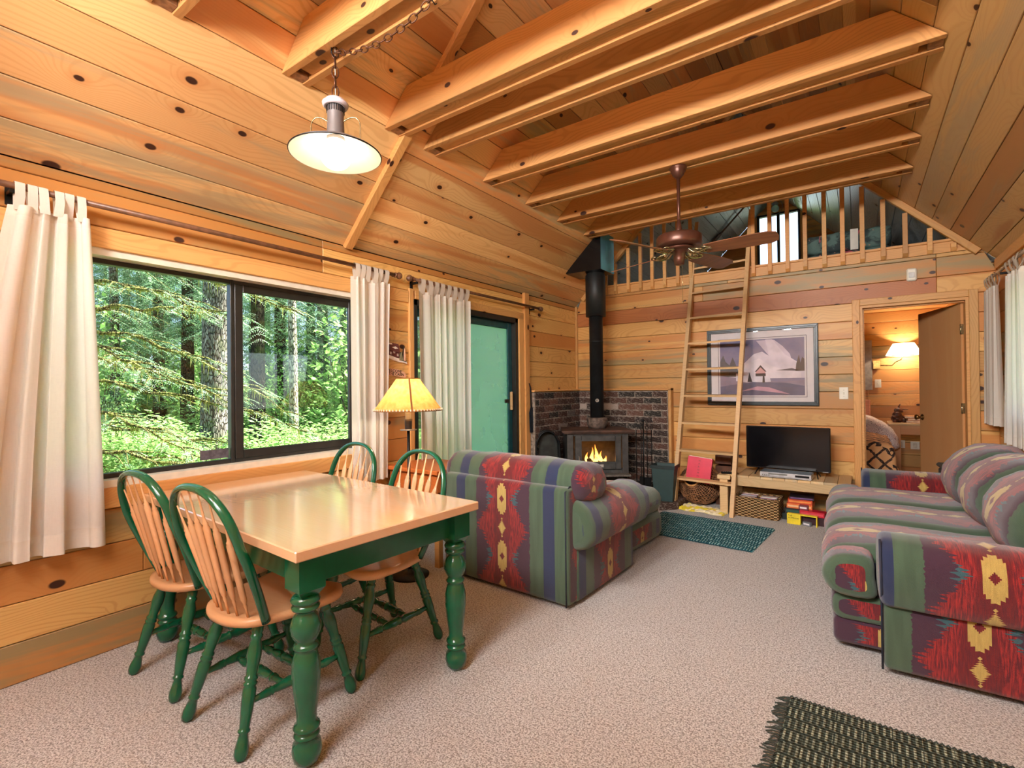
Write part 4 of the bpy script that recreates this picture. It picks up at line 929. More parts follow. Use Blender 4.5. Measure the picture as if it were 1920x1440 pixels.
# ---------------------------------------------------------------- floor lamp
FL = empty('floor_lamp', (-2.545, 2.375, 0), 0, 'floor lamp with tan laced paper shade and candle style stem', 'lamp')
mb = MB(); mb.lathe([(.0, .0), (.13, .0), (.132, .012), (.05, .022), (.018, .03), (.014, .05)], seg=28); mb.build('base', IRON, FL)
mb = MB(); mb.lathe([(.014, .045), (.016, .2), (.011, .6), (.010, 1.0)], seg=14); mb.build('stem', IRON, FL)
mb = MB(); mb.lathe([(.001, 1.0), (.055, .999), (.058, 1.004), (.001, 1.008)], seg=24); mb.build('drip_plate', STEEL, FL)
mb = MB(); mb.lathe([(.024, 1.005), (.026, 1.06), (.028, 1.075), (.022, 1.075)], seg=18); mb.build('candle_cup', plain('pewter_cup', (92, 84, 82), .5, .5), FL)
mb = MB(); mb.lathe([(.020, 1.05), (.020, 1.19), (.001, 1.192)], seg=16); mb.build('candle_sleeve', plain('candle_ivory', (250, 244, 228), .5, bump=0), FL)
t = NT('shade_parchment'); co = t.coord(); n = t.noise(co, 30, 3); cc = t.mix(t.ss(n, .3, .7), lin(214, 160, 84), lin(230, 182, 108))
a = t.n('ShaderNodeBsdfDiffuse'); t.set(a.inputs[0], cc); b = t.n('ShaderNodeBsdfTranslucent'); t.set(b.inputs[0], cc); m = t.n('ShaderNodeMixShader'); m.inputs[0].default_value = .45
t.t.links.new(a.outputs[0], m.inputs[1]); t.t.links.new(b.outputs[0], m.inputs[2]); t.t.links.new(m.outputs[0], t.out.inputs[0]); SHADE = t.m
mb = MB(); mb.lathe([(.232, 1.135), (.078, 1.355)], seg=48, cap=False); mb.build('shade', SHADE, FL)
mb = MB(); mb.lathe([(.230, 1.133), (.2335, 1.133), (.2335, 1.142), (.230, 1.144)], seg=48, cap=False); mb.lathe([(.077, 1.350), (.080, 1.350), (.080, 1.358)], seg=32, cap=False)
mb.build('shade_rim', plain('shade_rim_brown', (150, 100, 50), .7), FL)
mb = MB()
for k in range(64):
    a = 2*math.pi*k/64; mb.box(.231, -.0035, 1.138, .2355, .0035, 1.150, M=Matrix.Rotation(a, 4, 'Z'))
mb.build('lacing', plain('lace_cream', (240, 226, 196), .7), FL)
# the leather seam strip faces the room
sa = math.atan2(-2.375, 2.545)+R(6)
v4 = [(.2335, -.006, 1.135), (.2335, .006, 1.135), (.0795, .006, 1.355), (.0795, -.006, 1.355)]
mb = MB(); mb.add([tuple(Matrix.Rotation(sa, 3, 'Z') @ V(p)) for p in v4+[(p[0]+.002, p[1], p[2]+.001) for p in v4]], [(0,1,2,3),(7,6,5,4),(0,4,5,1),(1,5,6,2),(2,6,7,3),(3,7,4,0)]); mb.build('seam_strip', plain('seam_leather', (140, 90, 40), .7), FL)
mb = MB(); ball(mb, (0, 0, 1.225), .028, seg=16, rings=10); mb.build('bulb', emis('bulb_glow', (1.0, .80, .55), FLOORLAMP_E*3), FL)

# end table behind the lamp
ET = empty('end_table', (-2.74, 2.78, 0), 0, 'orange stained end table between the loveseat and the window wall', 'table')
OSTAIN = pine('orange_stain', (216, 122, 60), (182, 92, 40), (200, 104, 48), (206, 120, 60), greyamt=.1, orangeamt=.4, rough=.35, knots=0.0)
mb = MB(); mb.box(-.30, -.20, .66, .26, .28, .69, .004); mb.box(-.27, -.17, .52, .23, .25, .66, .003); mb.build('upper_box', OSTAIN, ET)
mb = MB(); mb.box(-.30, -.22, .42, .29, .28, .445, .004); mb.build('table_top', LADDERW, ET)
for x in (-.28, .23):
    for y in (-.20, .22):
        mb = MB(); mb.box(x, y, 0, x+.045, y+.045, .42, .003); mb.build('leg', TRIM, ET)

# ---------------------------------------------------------------- welcome sign
SG = empty('welcome_sign', (XL+.002, 2.70, 1.50), 0, 'small wooden cabin plaque with a hanging welcome board by the window', 'sign')
SM = frame_mat((0, 0, 0), (0, 1, 0), (0, 0, 1))
snow = plain('painted_snow', (246, 232, 222), .6, bump=0); broof = plain('painted_roof', (110, 62, 58), .6); blog = plain('painted_logs', (96, 44, 40), .6); bgreen = plain('painted_fir', (128, 122, 92), .6); bdark = plain('painted_dark', (40, 28, 24), .6); bpink = plain('sign_board_pink', (240, 190, 156), .5, var=.08)
def pr(nm, pts, z0, z1, mat, par):
    mb = MB(); mb.prism(pts, z0, z1, M=SM); return mb.build(nm, mat, par)
pr('snow_base', [(-.11, .045), (-.06, .03), (0, .012), (.06, .0), (.085, .0), (.135, -.012), (.125, .01), (.09, .022), (.0, .04), (-.10, .075)], 0, .016, snow, SG)
pr('cabin_logs', [(-.09, .06), (.045, .035), (.045, .09), (-.07, .105)], .002, .018, blog, SG)
pr('roof', [(-.10, .10), (.055, .078), (.035, .145), (-.06, .155)], .004, .022, broof, SG)
pr('roof_snow', [(-.035, .118), (.0, .105), (.03, .11), (.005, .125)], .006, .0235, snow, SG)
pr('roof_snow', [(-.065, .14), (-.03, .138), (-.035, .15), (-.06, .152)], .006, .0235, snow, SG)
for x, y in ((-.05, .062), (-.015, .072), (.022, .050)): pr('window', [(x, y), (x+.016, y-.001), (x+.016, y+.017), (x, y+.018)], .006, .0195, snow, SG); pr('window_glass', [(x+.004, y+.004), (x+.012, y+.003), (x+.012, y+.013), (x+.004, y+.014)], .007, .0205, bdark, SG)
pr('fir_tree', [(.045, .018), (.085, .014), (.065, .085)], .006, .024, bgreen, SG)
pr('fir_tree', [(.08, .012), (.12, .008), (.10, .13)], .004, .02, bdark, SG)
pr('dead_tree', [(.092, .015), (.108, .013), (.107, .07), (.103, .115), (.098, .115), (.093, .07)], .008, .026, bpink, SG)
WB = pr('hanging_board', [(-.15, -.09), (-.12, -.062), (-.04, -.052), (.04, -.058), (.105, -.08), (.128, -.105), (.115, -.125), (.04, -.115), (-.06, -.105), (-.13, -.105)], 0, .012, bpink, SG)
mb = MB()
for x in (-.09, .093): mb.tube([(.008, x, .02), (.008, x, -.068)], .0012, 5)
mb.build('cord', plain('sign_cord', (200, 170, 130), .7), SG)
def lettering(name, txt, size, M, mat, parent, ext=.0008, align='CENTER', space=1.0):
    c = bpy.data.curves.new(name, 'FONT'); c.body = txt; c.size = size; c.extrude = ext; c.align_x = align; c.align_y = 'CENTER'; c.space_character = space; c.resolution_u = 2
    o = bpy.data.objects.new(name, c); col.objects.link(o); dg = bpy.context.evaluated_depsgraph_get(); me = bpy.data.meshes.new_from_object(o.evaluated_get(dg)); bpy.data.objects.remove(o); bpy.data.curves.remove(c)
    me.materials.clear(); me.materials.append(mat); o = link(name, me, parent); o.matrix_local = M; return o
INK = plain('ink_dark', (50, 24, 18), .6, bump=0)
for tx, u_, v_, s_ in (('WELCOME', -.008, -.072, .036), ('TO THE CABIN', -.008, -.096, .032)):
    lettering('lettering', tx, s_, SM @ Matrix.Translation((u_, v_, .0125)) @ Matrix.Rotation(R(-4), 4, 'Z'), INK, SG, .0010)
# ---------------------------------------------------------------- brick corner and hearth
def brickmat():
    t = NT('old_brick'); rnd = t.rand(); co = t.coord(); n = t.noise(co, 35, 4, .65); n2 = t.noise(co, 9, 2)
    c = t.mix(t.ss(rnd, .15, .25), lin(44, 42, 40), lin(96, 66, 56)); c = t.mix(t.ss(rnd, .38, .42), c, lin(70, 50, 44)); c = t.mix(t.ss(rnd, .60, .64), c, lin(112, 78, 66)); c = t.mix(t.ss(rnd, .82, .85), c, lin(58, 46, 44))
    c = t.mix(t.ss(rnd, .955, .965), c, lin(196, 178, 166))
    c = t.mix(t.m_('MULTIPLY', t.ss(n, .35, .75), .6), c, lin(40, 34, 32))
    c = t.mix(t.m_('MULTIPLY', t.ss(t.m_('ADD', n, n2), 1.02, 1.25), .75), c, lin(168, 158, 148))
    t.bsdf(c, .85, 0, t.bump(n, .6, .004), .25); return t.m
BRICK = brickmat()
MORTAR = plain('mortar', (150, 138, 126), .95, var=.3, scale=30, bump=.6)
rb = random.Random(11)
_bm = []
for k in range(6):
    mb = MB(); mb.box(-.5, -.5, -.5, .5, .5, .5, 0)
    vs_ = [(x*(1+rb.uniform(-.02, .02)), y, z*(1+rb.uniform(-.06, .06))) for x, y, z in mb.v]; mb.v = vs_
    _bm.append(mb.mesh('brick', BRICK))
def brick(par, M_, L, W, H):
    o = bpy.data.objects.new('brick', rb.choice(_bm)); col.objects.link(o); o.parent = par
    o.matrix_local = M_ @ Matrix.Diagonal((L, W, H, 1)); return o
BW = empty('brick_surround', (XL, D, 0), 0); BW['kind'] = 'structure'; BW['label'] = 'dark old brick wall panels in the corner behind the wood stove'
mb = MB(); mb.box(0, -1.17, 0, .085, 0, 1.225); mb.box(.085, -.085, 0, 1.235, 0, 1.225); mb.build('mortar', MORTAR, BW)
CH_ = .0765
for side in (0, 1):
    for r in range(16):
        z = .006+CH_*r; off = (.108 if r % 2 else 0)
        L0 = 1.155 if side == 0 else 1.225; x = .005 if side == 0 else .09; x -= off
        while x < L0-.02:
            a, b = max(x, .005 if side == 0 else .09), min(x+.205, L0)
            if b-a > .04:
                l = b-a; jit = rb.uniform(-.003, .006); c_ = (a+b)/2
                Mr = Matrix.Rotation(R(rb.uniform(-.9, .9)), 4, 'Y' if side else 'X')
                if side == 0: brick(BW, Matrix.Translation((.047+jit, -c_, z+.032)) @ Mr @ Matrix.Rotation(R(90), 4, 'Z'), l, .085, .063)
                else: brick(BW, Matrix.Translation((c_, -.047-jit, z+.032)) @ Mr, l, .085, .063)
            x += .215
o = board('trim_21', None, (XL+1.275, D-.001, .06), VZ_, (-1, 0, 0), 1.19, .035, .10, TRIM, .006, zoff=.10); o['kind'] = 'structure'
o = board('trim_22', None, (XL+.0, D-.001, 1.232), VX, VZ_, 1.275, .028, .10, TRIM, .006, zoff=.10); o['kind'] = 'structure'
o = board('trim_23', None, (XL, D-1.185, 1.232), VY_, VZ_, 1.08, .022, .10, TRIM, .006, zoff=.10); o['kind'] = 'structure'
HT = empty('hearth', (XL, D, 0), 0, None); HT['kind'] = 'structure'; HT['label'] = 'low brick hearth pad under the wood stove'
hp = [(0.0, -1.28), (.92, -1.28), (1.50, -.66), (1.50, 0.0), (0.0, 0.0)]
mb = MB(); mb.prism(hp, 0.0, .068); mb.build('mortar', MORTAR, HT)
for i in range(8):
    for j in range(14):
        x0 = .01+i*.215-(.1 if j % 2 else 0); y0 = -.04-j*.098; cx, cy_ = x0+.1, y0-.045
        if cx+.1 > 1.50 or cy_ < -1.27 or cx < .09: continue
        if cx+.1 > .92+(-(-1.28)+cy_-.045)*.935: continue
        brick(HT, Matrix.Translation((cx, cy_, .062+rb.uniform(-.002, .003))), .205, .09, .03)
for k in range(4):
    f = (k+.5)/4; x, y = .92+.58*f, -1.28+.62*f
    brick(HT, Matrix.Translation((x-.03, y+.03, .038)) @ Matrix.Rotation(R(46.9), 4, 'Z'), .195, .10, .072)
for k in range(3): brick(HT, Matrix.Translation((1.46, -.56+k*.21, .038)) @ Matrix.Rotation(R(90), 4, 'Z'), .2, .10, .072)

# ---------------------------------------------------------------- wood stove (front = -y local)
ST = empty('wood_stove', (-2.50, 5.20, .08), R(35), 'black cast iron wood stove with a burning fire behind its glass door', 'stove')
STV = lambda nm, f, mat=STOVE: (lambda mb: (f(mb), mb.build(nm, mat, ST))[1])(MB())
def bodyf(mb):
    mb.box(-.34, -.20, .22, -.30, .26, .70, .004); mb.box(.30, -.20, .22, .34, .26, .70, .004); mb.box(-.30, .22, .22, .30, .26, .70); mb.box(-.30, -.20, .22, .30, .22, .27); mb.box(-.30, -.20, .66, .30, .22, .70)
    mb.box(-.34, -.215, .22, -.27, -.195, .70, .004); mb.box(.27, -.215, .22, .34, -.195, .70, .004); mb.box(-.27, -.215, .22, .27, -.195, .30, .003); mb.box(-.27, -.215, .655, .27, -.195, .70, .003)
STV('body', bodyf)
def topf(mb):
    mb.prism([(-.40, -.27), (.40, -.27), (.36, .30), (-.36, .30)], .70, .722); mb.prism([(-.38, -.25), (.38, -.25), (.34, .28), (-.34, .28)], .685, .70)
STV('top_plate', topf, STOVET)
def ped(mb):
    mb.prism([(-.22, -.14), (.22, -.14), (.22, .20), (-.22, .20)], .0, .19); mb.prism([(-.28, -.20), (.28, -.20), (.28, .24), (-.28, .24)], .19, .222)
STV('pedestal', ped)
def ashl(mb): mb.box(-.34, -.33, .222, .34, -.20, .245, .005)
STV('ash_ledge', ashl, plain('worn_ledge', (112, 106, 98), .5, .3, var=.25, scale=40))
def doorf(mb):
    x0, x1, z0, z1 = -.255, .255, .29, .665; gx0, gx1, gz0, gz1 = -.185, .190, .375, .605
    y0, y1 = -.245, -.215
    mb.box(x0, y0, z0, gx0, y1, z1, .006); mb.box(gx1, y0, z0, x1, y1, z1, .006); mb.box(gx0, y0, z0, gx1, y1, gz0, .006); mb.box(gx0, y0, gz1, gx1, y1, z1, .006)
    mb.box(gx0-.012, y0-.006, gz0-.012, gx0, y0, gz1+.012); mb.box(gx1, y0-.006, gz0-.012, gx1+.012, y0, gz1+.012); mb.box(gx0, y0-.006, gz0-.012, gx1, y0, gz0); mb.box(gx0, y0-.006, gz1, gx1, y0, gz1+.012)
STV('stove_door', doorf)
STV('door_glass', lambda mb: mb.box(-.184, -.232, .376, .189, -.228, .604), glass('stove_glass', (.82, .80, .76), .7, (.5, .42, .34), .12))
def firebox(mb):
    mb.box(-.295, .20, .275, .295, .215, .655); mb.box(-.298, -.19, .275, -.285, .2, .655); mb.box(.285, -.19, .275, .298, .2, .655); mb.box(-.285, -.19, .272, .285, .2, .285)
STV('firebrick_lining', firebox, plain('ash_grey_lining', (120, 108, 96), .9, var=.3, scale=12))
def logs(mb):
    mb.tube([(-.13, -.02, .315), (0, .01, .325), (.15, .0, .315)], [.026, .032, .025], 9); mb.tube([(-.11, .07, .318), (.02, .05, .322), (.13, .09, .315)], [.03, .03, .026], 9); mb.tube([(-.08, .0, .355), (.06, .07, .375)], [.024, .022], 8)
STV('logs', logs, plain('charred_log', (60, 40, 30), .9, var=.5, scale=30))
def ember(mb):
    for k in range(26): ball(mb, (rb.uniform(-.15, .15), rb.uniform(-.08, .06), .292+rb.uniform(0, .012)), rb.uniform(.008, .016), seg=6, rings=4)
STV('embers', ember, emis('ember_glow', (1.0, .30, .06), 3.0))
def flame(h, x, y, w_):
    def f(mb):
        pr_ = [(.001, 0), (w_*.7, h*.05), (w_, h*.18), (w_*.8, h*.38), (w_*.5, h*.6), (w_*.25, h*.82), (.001, h)]
        mb.lathe([(r, z) for r, z in pr_], (x, y, .335), 10, sy=.5)
        b = len(mb.v)-70
        for i in range(b, len(mb.v)):
            p = mb.v[i]; k = (p[2]-.335)/h; mb.v[i] = (p[0]+.018*math.sin(k*4+x*40)*k, p[1], p[2])
    return f
t = NT('flame'); z = t.sep(t.coord('Generated'))[2]
em = t.n('ShaderNodeEmission'); t.set(em.inputs[0], t.mix(t.ss(z, .1, .9), (1.0, .62, .18), (1.0, .24, .03))); em.inputs[1].default_value = 5.0
tr = t.n('ShaderNodeBsdfTransparent'); m = t.n('ShaderNodeMixShader'); t.set(m.inputs[0], t.ss(t.noise(t.coord(), 40, 3), .3, .65, .35, 1.0)); t.t.links.new(tr.outputs[0], m.inputs[1]); t.t.links.new(em.outputs[0], m.inputs[2]); t.t.links.new(m.outputs[0], t.out.inputs[0]); FLAME = t.m
for h, x, y, w_ in ((.17, -.035, .01, .026), (.20, .025, .03, .028), (.13, .07, .0, .026), (.11, -.085, .03, .024), (.09, .0, -.04, .03), (.07, .12, .02, .022)): STV('flame', flame(h, x, y, w_), FLAME)
STV('door_handle', lambda mb: mb.tube([(-.215, -.25, .44), (-.217, -.285, .43), (-.213, -.29, .33), (-.205, -.29, .27)], [.006, .008, .009, .006], 8), STEEL)
STV('name_plate', lambda mb: mb.box(-.045, -.249, .315, .055, -.244, .345, .001), plain('blank_plate', (196, 192, 182), .4, .4))
COLR = plain('rusted_collar', (112, 96, 86), .7, .2, var=.35, scale=25)
FP = empty('flue_pipe', (-2.50, 5.275, .80), 0, 'black stovepipe rising from the stove to the ceiling box', 'stovepipe')
mb = MB(); mb.lathe([(.10, .003), (.118, .05), (.122, .10), (.115, .125), (.08, .127)], seg=28); mb.build('collar', COLR, FP)
mb = MB(); mb.lathe([(.078, .12), (.078, 1.0), (.080, 1.0), (.080, 1.012), (.078, 1.012), (.078, 1.5)], seg=28); mb.build('lower_pipe', PIPE, FP)
mb = MB(); mb.lathe([(.078, 1.30), (.115, 1.30), (.115, 1.78), (.10, 1.80), (.10, 1.83)], seg=28); mb.build('upper_sleeve', PIPE, FP)
mb = MB(); ring = [(.078*math.cos(-1.15+.0), .078*math.sin(-1.15), .32)]
Md = Matrix.Rotation(R(-62), 4, 'Z') @ Matrix.Translation((.079, 0, .325)) @ Matrix.Rotation(R(90), 4, 'Y'); mb.lathe([(.020, 0), (.022, .006), (.016, .009), (.015, .004), (.008, .004), (.007, .012), (.001, .013)], seg=16, M=Md); mb.build('damper_knob', STEEL, FP)
HB = empty('flue_ceiling_box', (-2.58, 5.26, 2.60), 0, 'black sheet metal box where the flue meets the ceiling, teal light painted on one side', 'flue box')
x0, x1, y0, y1 = -.20, .24, -.18, .18
zz = lambda x: WH+(-2.58+x-XL)-2.60-.02
v8 = [(x0, y0, 0), (x1, y0, 0), (x1, y1, 0), (x0, y1, 0), (x0, y0, max(.02, zz(x0))), (x1, y0, zz(x1)), (x1, y1, zz(x1)), (x0, y1, max(.02, zz(x0)))]
mb = MB(); mb.add(v8, [(3,2,1,0),(0,1,5,4),(2,3,7,6),(3,0,4,7)]); mb.build('box', plain('flue_box_black', (20, 20, 21), .22, .2, var=.2), HB)
mb = MB(); mb.add([(x1, y0, 0), (x1, y1, 0), (x1, y1, zz(x1)), (x1, y0, zz(x1))], [(0,1,2,3)]); mb.add([(x1+.003, y0, .004), (x1+.003, y1, .004), (x1+.003, y1, zz(x1)), (x1+.003, y0, zz(x1))], [(0,1,2,3)]); mb.build('side_sheet', HOODSHEEN, HB)

# fireplace tools, arched holder, hanging shovel
TS = empty('fireplace_tools', (-2.02, 5.47, .08), R(30), 'black iron fireplace tool set right of the stove', 'fireplace tools')
mb = MB(); mb.lathe([(.001, 0), (.11, 0), (.11, .012), (.02, .02)], seg=24); mb.build('base', IRON, TS)
mb = MB(); cyl(mb, (0, 0, .015), (0, 0, .80), .008, 8); mb.tube([(-.09, 0, .66), (.09, 0, .66)], .006, 6); ball(mb, (0, 0, .81), .016, seg=10, rings=8); mb.build('stand', IRON, TS)
for k, (x, nm) in enumerate(((-.085, 'poker'), (-.03, 'brush'), (.035, 'shovel'), (.085, 'tongs'))):
    mb = MB(); cyl(mb, (x, -.03, .16), (x, -.03, .70), .005, 6)
    for s_ in (-1, 1): mb.tube(smooth_curve([(x, -.03, .70), (x+s_*.016, -.03, .73), (x+s_*.004, -.03, .77), (x+s_*.014, -.03, .80), (x, -.03, .815)], 4), .003, 5)
    if nm == 'shovel': mb.box(x-.04, -.045, .05, x+.04, -.035, .17, .003)
    elif nm == 'brush': mb.box(x-.022, -.045, .06, x+.022, -.015, .18, .004)
    elif nm == 'tongs': mb.tube([(x, -.03, .3), (x+.025, -.03, .12), (x+.01, -.03, .06)], .004, 5)
    else: mb.tube([(x, -.03, .2), (x, -.03, .08), (x-.02, -.03, .06)], .005, 5)
    mb.build(nm, IRON, TS)
AH = empty('arched_log_holder', (-2.87, 4.76, .08), R(40), 'black arched iron holder leaning against the bricks left of the stove', 'log holder')
arch = [(-.13, 0), (-.13, .48), (-.115, .58), (-.07, .655), (0, .685), (.07, .655), (.115, .58), (.13, .48), (.13, 0)]
mb = MB(); mb.tube([(x, -.05, z+.03) for x, z in smooth_curve(arch, 4)], .011, 8); mb.tube([(x, .05, z+.03) for x, z in smooth_curve(arch, 4)], .011, 8); mb.build('arch_frame', IRON, AH)
mb = MB(); pa = smooth_curve(arch, 4); n_ = len(pa)
mb.add([(x*.97, -.05, z+.03) for x, z in pa]+[(x*.97, .05, z+.03) for x, z in pa], [(i, i+1, n_+i+1, n_+i) for i in range(n_-1)]); mb.prism([(x*.96, z) for x, z in pa][::-1], -.052, -.045, M=frame_mat((0, 0, .03), (1, 0, 0), (0, 0, 1))); mb.build('back_panel', plain('iron_panel', (46, 50, 46), .6, .2, var=.3, scale=10), AH)
mb = MB(); mb.box(-.15, -.07, 0, .15, .07, .02, .003); mb.build('base_plate', IRON, AH)
HS = empty('hanging_shovel', (XL+.05, 4.62, 1.30), 0, 'long dark metal fire shovel hanging on the batten beside the sliding door', 'shovel')
mb = MB(); mb.tube([(.0, 0, .03), (.008, .01, -.02), (.01, .015, -.20), (.01, .03, -.27)], [.006, .009, .008, .007], 8); mb.build('handle', IRON, HS)
mb = MB(); mb.prism([(-.045, -.30), (-.03, -.52), (.03, -.52), (.045, -.30), (.015, -.24), (-.015, -.24)], .002, .014, M=frame_mat((.0, .03, 0), (0, 1, 0), (0, 0, 1))); mb.build('blade', plain('blued_steel', (38, 50, 66), .35, .6, var=.2), HS)

BN = empty('waste_bin', (-1.695, 5.22, .078), R(4), 'dark green plastic waste bin on the hearth edge beside the ladder', 'bin')
BING = plain('bin_green', (44, 66, 66), .5, var=.05)
mb = MB(); a, b, h = .092, .118, .37
vs_ = []
for (s0, z) in ((a, 0), (b, h), (b-.006, h), (a-.006, .008)):
    vs_ += [(-s0, -s0*.9, z), (s0, -s0*.9, z), (s0, s0*.9, z), (-s0, s0*.9, z)]
mb.add(vs_, [(3,2,1,0)]+[(4*k+i, 4*k+(i+1) % 4, 4*k+4+(i+1) % 4, 4*k+4+i) for k in range(3) for i in range(4)]+[(12,13,14,15)]); mb.build('bin_body', BING, BN)
mb = MB(); mb.box(-.126, -.114, h-.03, .126, -.108, h+.004); mb.box(-.126, .108, h-.03, .126, .114, h+.004); mb.box(-.126, -.108, h-.03, -.12, .108, h+.004); mb.box(.12, -.108, h-.03, .126, .108, h+.004); mb.build('rim', plain('bin_rim', (30, 44, 46), .45), BN)

# ---------------------------------------------------------------- tv bench and what stands on it
TBN = empty('tv_bench', (-.60, 5.56, 0), 0, 'low pine plank bench along the far wall under the picture', 'bench')
for k in range(10):
    x = -.505+k*.104; 
    o = board('plank', TBN, (x, .265, .39), (0, -1, 0), (1, 0, 0), .53, .101, .022, BENCHW, .003)
board('front_board', TBN, (-.40, -.262, .285), VX, VZ_, .94, .083, .022, BENCHW, .003)
for x in (-.56, .47):
    mb = MB(); mb.box(x, -.30 if x < 0 else -.24, 0, x+.075, -.22 if x < 0 else -.17, .345, .003); mb.build('leg', BENCHW, TBN)
mb = MB(); mb.box(-.58, -.315, .345, -.458, -.15, .385, .004); mb.build('corner_cap', BENCHW, TBN)
mb = MB(); mb.box(-.50, .20, 0, -.44, .26, .366); mb.box(.45, .2, 0, .51, .26, .366); mb.box(-.44, .235, .2, .45, .255, .366); mb.build('back_frame', BENCHW, TBN)

TV = empty('television', (-.59, 5.52, .392), R(-3), 'black flat screen television on two splayed feet on the bench', 'television')
mb = MB(); mb.box(-.365, -.012, .055, .365, .035, .475, .006); mb.build('cabinet', plain('tv_black_plastic', (16, 16, 18), .3, bump=0), TV)
t = NT('tv_screen'); t.bsdf(t.mix(t.ss(t.noise(t.coord(), 3, 1), .3, .7), (.003, .003, .004), (.005, .005, .007)), .12, spec=.5); mb = MB(); mb.box(-.357, -.0135, .066, .357, -.0125, .467); mb.build('screen', t.m, TV)
for s_ in (-1, 1):
    mb = MB(); mb.tube([(s_*.25, .01, .06), (s_*.27, -.09, .004)], .009, 6, flat=.6); mb.tube([(s_*.25, .01, .06), (s_*.27, .10, .004)], .009, 6, flat=.6); mb.build('foot', IRON, TV)
mb = MB(); mb.box(.30, -.0145, .057, .345, -.0125, .063); mb.build('badge', plain('tv_badge', (150, 150, 150), .4, bump=0), TV)
DV = empty('disc_player', (-.58, 5.385, .392), R(-3), 'silver and grey disc player in front of the television', 'disc player')
mb = MB(); mb.box(-.215, -.09, .004, .215, .09, .052, .004); mb.build('case', plain('silver_plastic', (214, 214, 218), .3, .3, bump=0), DV)
mb = MB(); mb.box(-.213, -.088, .0525, .213, .088, .057, .001); mb.build('lid', plain('slate_lid', (84, 100, 112), .3, .4, bump=0), DV)
mb = MB(); mb.box(-.14, -.0925, .030, .02, -.0902, .044, .001); mb.box(-.21, -.0915, .012, .21, -.0902, .016); mb.build('disc_tray', STEEL, DV)
mb = MB(); mb.box(.085, -.0925, .022, .20, -.0902, .042, .001); mb.build('display', plain('display_black', (14, 16, 20), .2, bump=0), DV)
for k in range(4):
    mb = MB(); cyl(mb, (-.19+k*.018, -.0905, .024), (-.19+k*.018, -.094, .024), .005, 10); mb.build('button', STEEL, DV)
for x in (-.19, .19):
    for y in (-.07, .07):
        mb = MB(); cyl(mb, (x, y, 0), (x, y, .006), .011, 10); mb.build('foot', IRON, DV)
RC = empty('remote_control', (-1.08, 5.33, .392), R(20), 'black remote control on the left end of the bench', 'remote control')
mb = MB(); mb.box(-.08, -.022, 0, .08, .022, .018, .005); mb.build('case', IRON, RC)
mb = MB()
for i in range(6):
    for j in range(3): mb.box(-.06+i*.02, -.013+j*.011, .018, -.052+i*.02, -.006+j*.011, .0205)
mb.build('buttons', STEEL, RC)

# woven cd basket with spines
HYA = None
def wicker(name, c1, c2, sx, sz, bmp=1.0):
    t = NT(name); co = t.coord(); x, y, z = t.sep(co)
    a = t.m_('SINE', t.m_('MULTIPLY', t.m_('ADD', x, y), sx)); b = t.m_('SINE', t.m_('ADD', t.m_('MULTIPLY', z, sz), t.m_('MULTIPLY', t.m_('GREATER_THAN', a, 0.0), 3.14)))
    n = t.noise(co, 120, 2); h = t.m_('ADD', b, t.m_('MULTIPLY', n, .8))
    c = t.mix(t.ss(h, -.6, 1.2), lin(*c1), lin(*c2)); t.bsdf(c, .8, 0, t.bump(h, bmp, .01), .2); return t.m
WK = wicker('water_hyacinth', (92, 66, 40), (214, 174, 122), 110, 240, 1.0)
CB = empty('cd_basket', (-.825, 5.36, 0), R(-3), 'rectangular woven basket full of discs under the bench', 'basket')
mb = MB()
for q in ((-.20, -.13, .20, -.112), (-.20, .112, .20, .13), (-.20, -.112, -.182, .112), (.182, -.112, .20, .112)): mb.box(q[0], q[1], 0, q[2], q[3], .185, .006)
mb.box(-.19, -.12, 0, .19, .12, .012); mb.build('woven_body', WK, CB)
mb = MB(); mb.tube([(-.20, -.13, .187), (.20, -.13, .187), (.20, .13, .187), (-.20, .13, .187), (-.20, -.13, .187)], .009, 8); mb.build('rim', WK, CB)
cdc = [(206, 200, 196), (60, 58, 66), (176, 120, 110), (120, 150, 140), (226, 222, 216), (150, 60, 60), (90, 100, 130)]
proto = None
for row in range(2):
    for k in range(14):
        mname = 'cd_case_%s' % 'abcdefg'[k*3 % 7]; mt = plain(mname, cdc[k*3 % 7], .3, bump=0)
        y = -.10+k*.0142; x = -.09+row*.18; mb = MB(); mb.box(-.07, -.0055, 0, .07, .0055, .125, .001); o = mb.build('cd_case', mt)
        o.matrix_world = Matrix.Translation((-.825, 5.36, 0)) @ Matrix.Rotation(R(-3), 4, 'Z') @ Matrix.Translation((x, y, .05+.012*((k+row) % 2))) @ Matrix.Rotation(R(-10), 4, 'X')
        tag(o, '%s disc case, %s from the front in the %s row of the rectangular basket' % (('pale grey', 'dark grey', 'dusty pink', 'green grey', 'white', 'dark red', 'blue grey')[k*3 % 7], ('first', 'second', 'third', 'fourth', 'fifth', 'sixth', 'seventh', 'eighth', 'ninth', 'tenth', 'eleventh', 'twelfth', 'thirteenth', 'fourteenth', 'last')[k], ('left', 'right')[row]), 'disc case', 'disc cases in the woven basket')

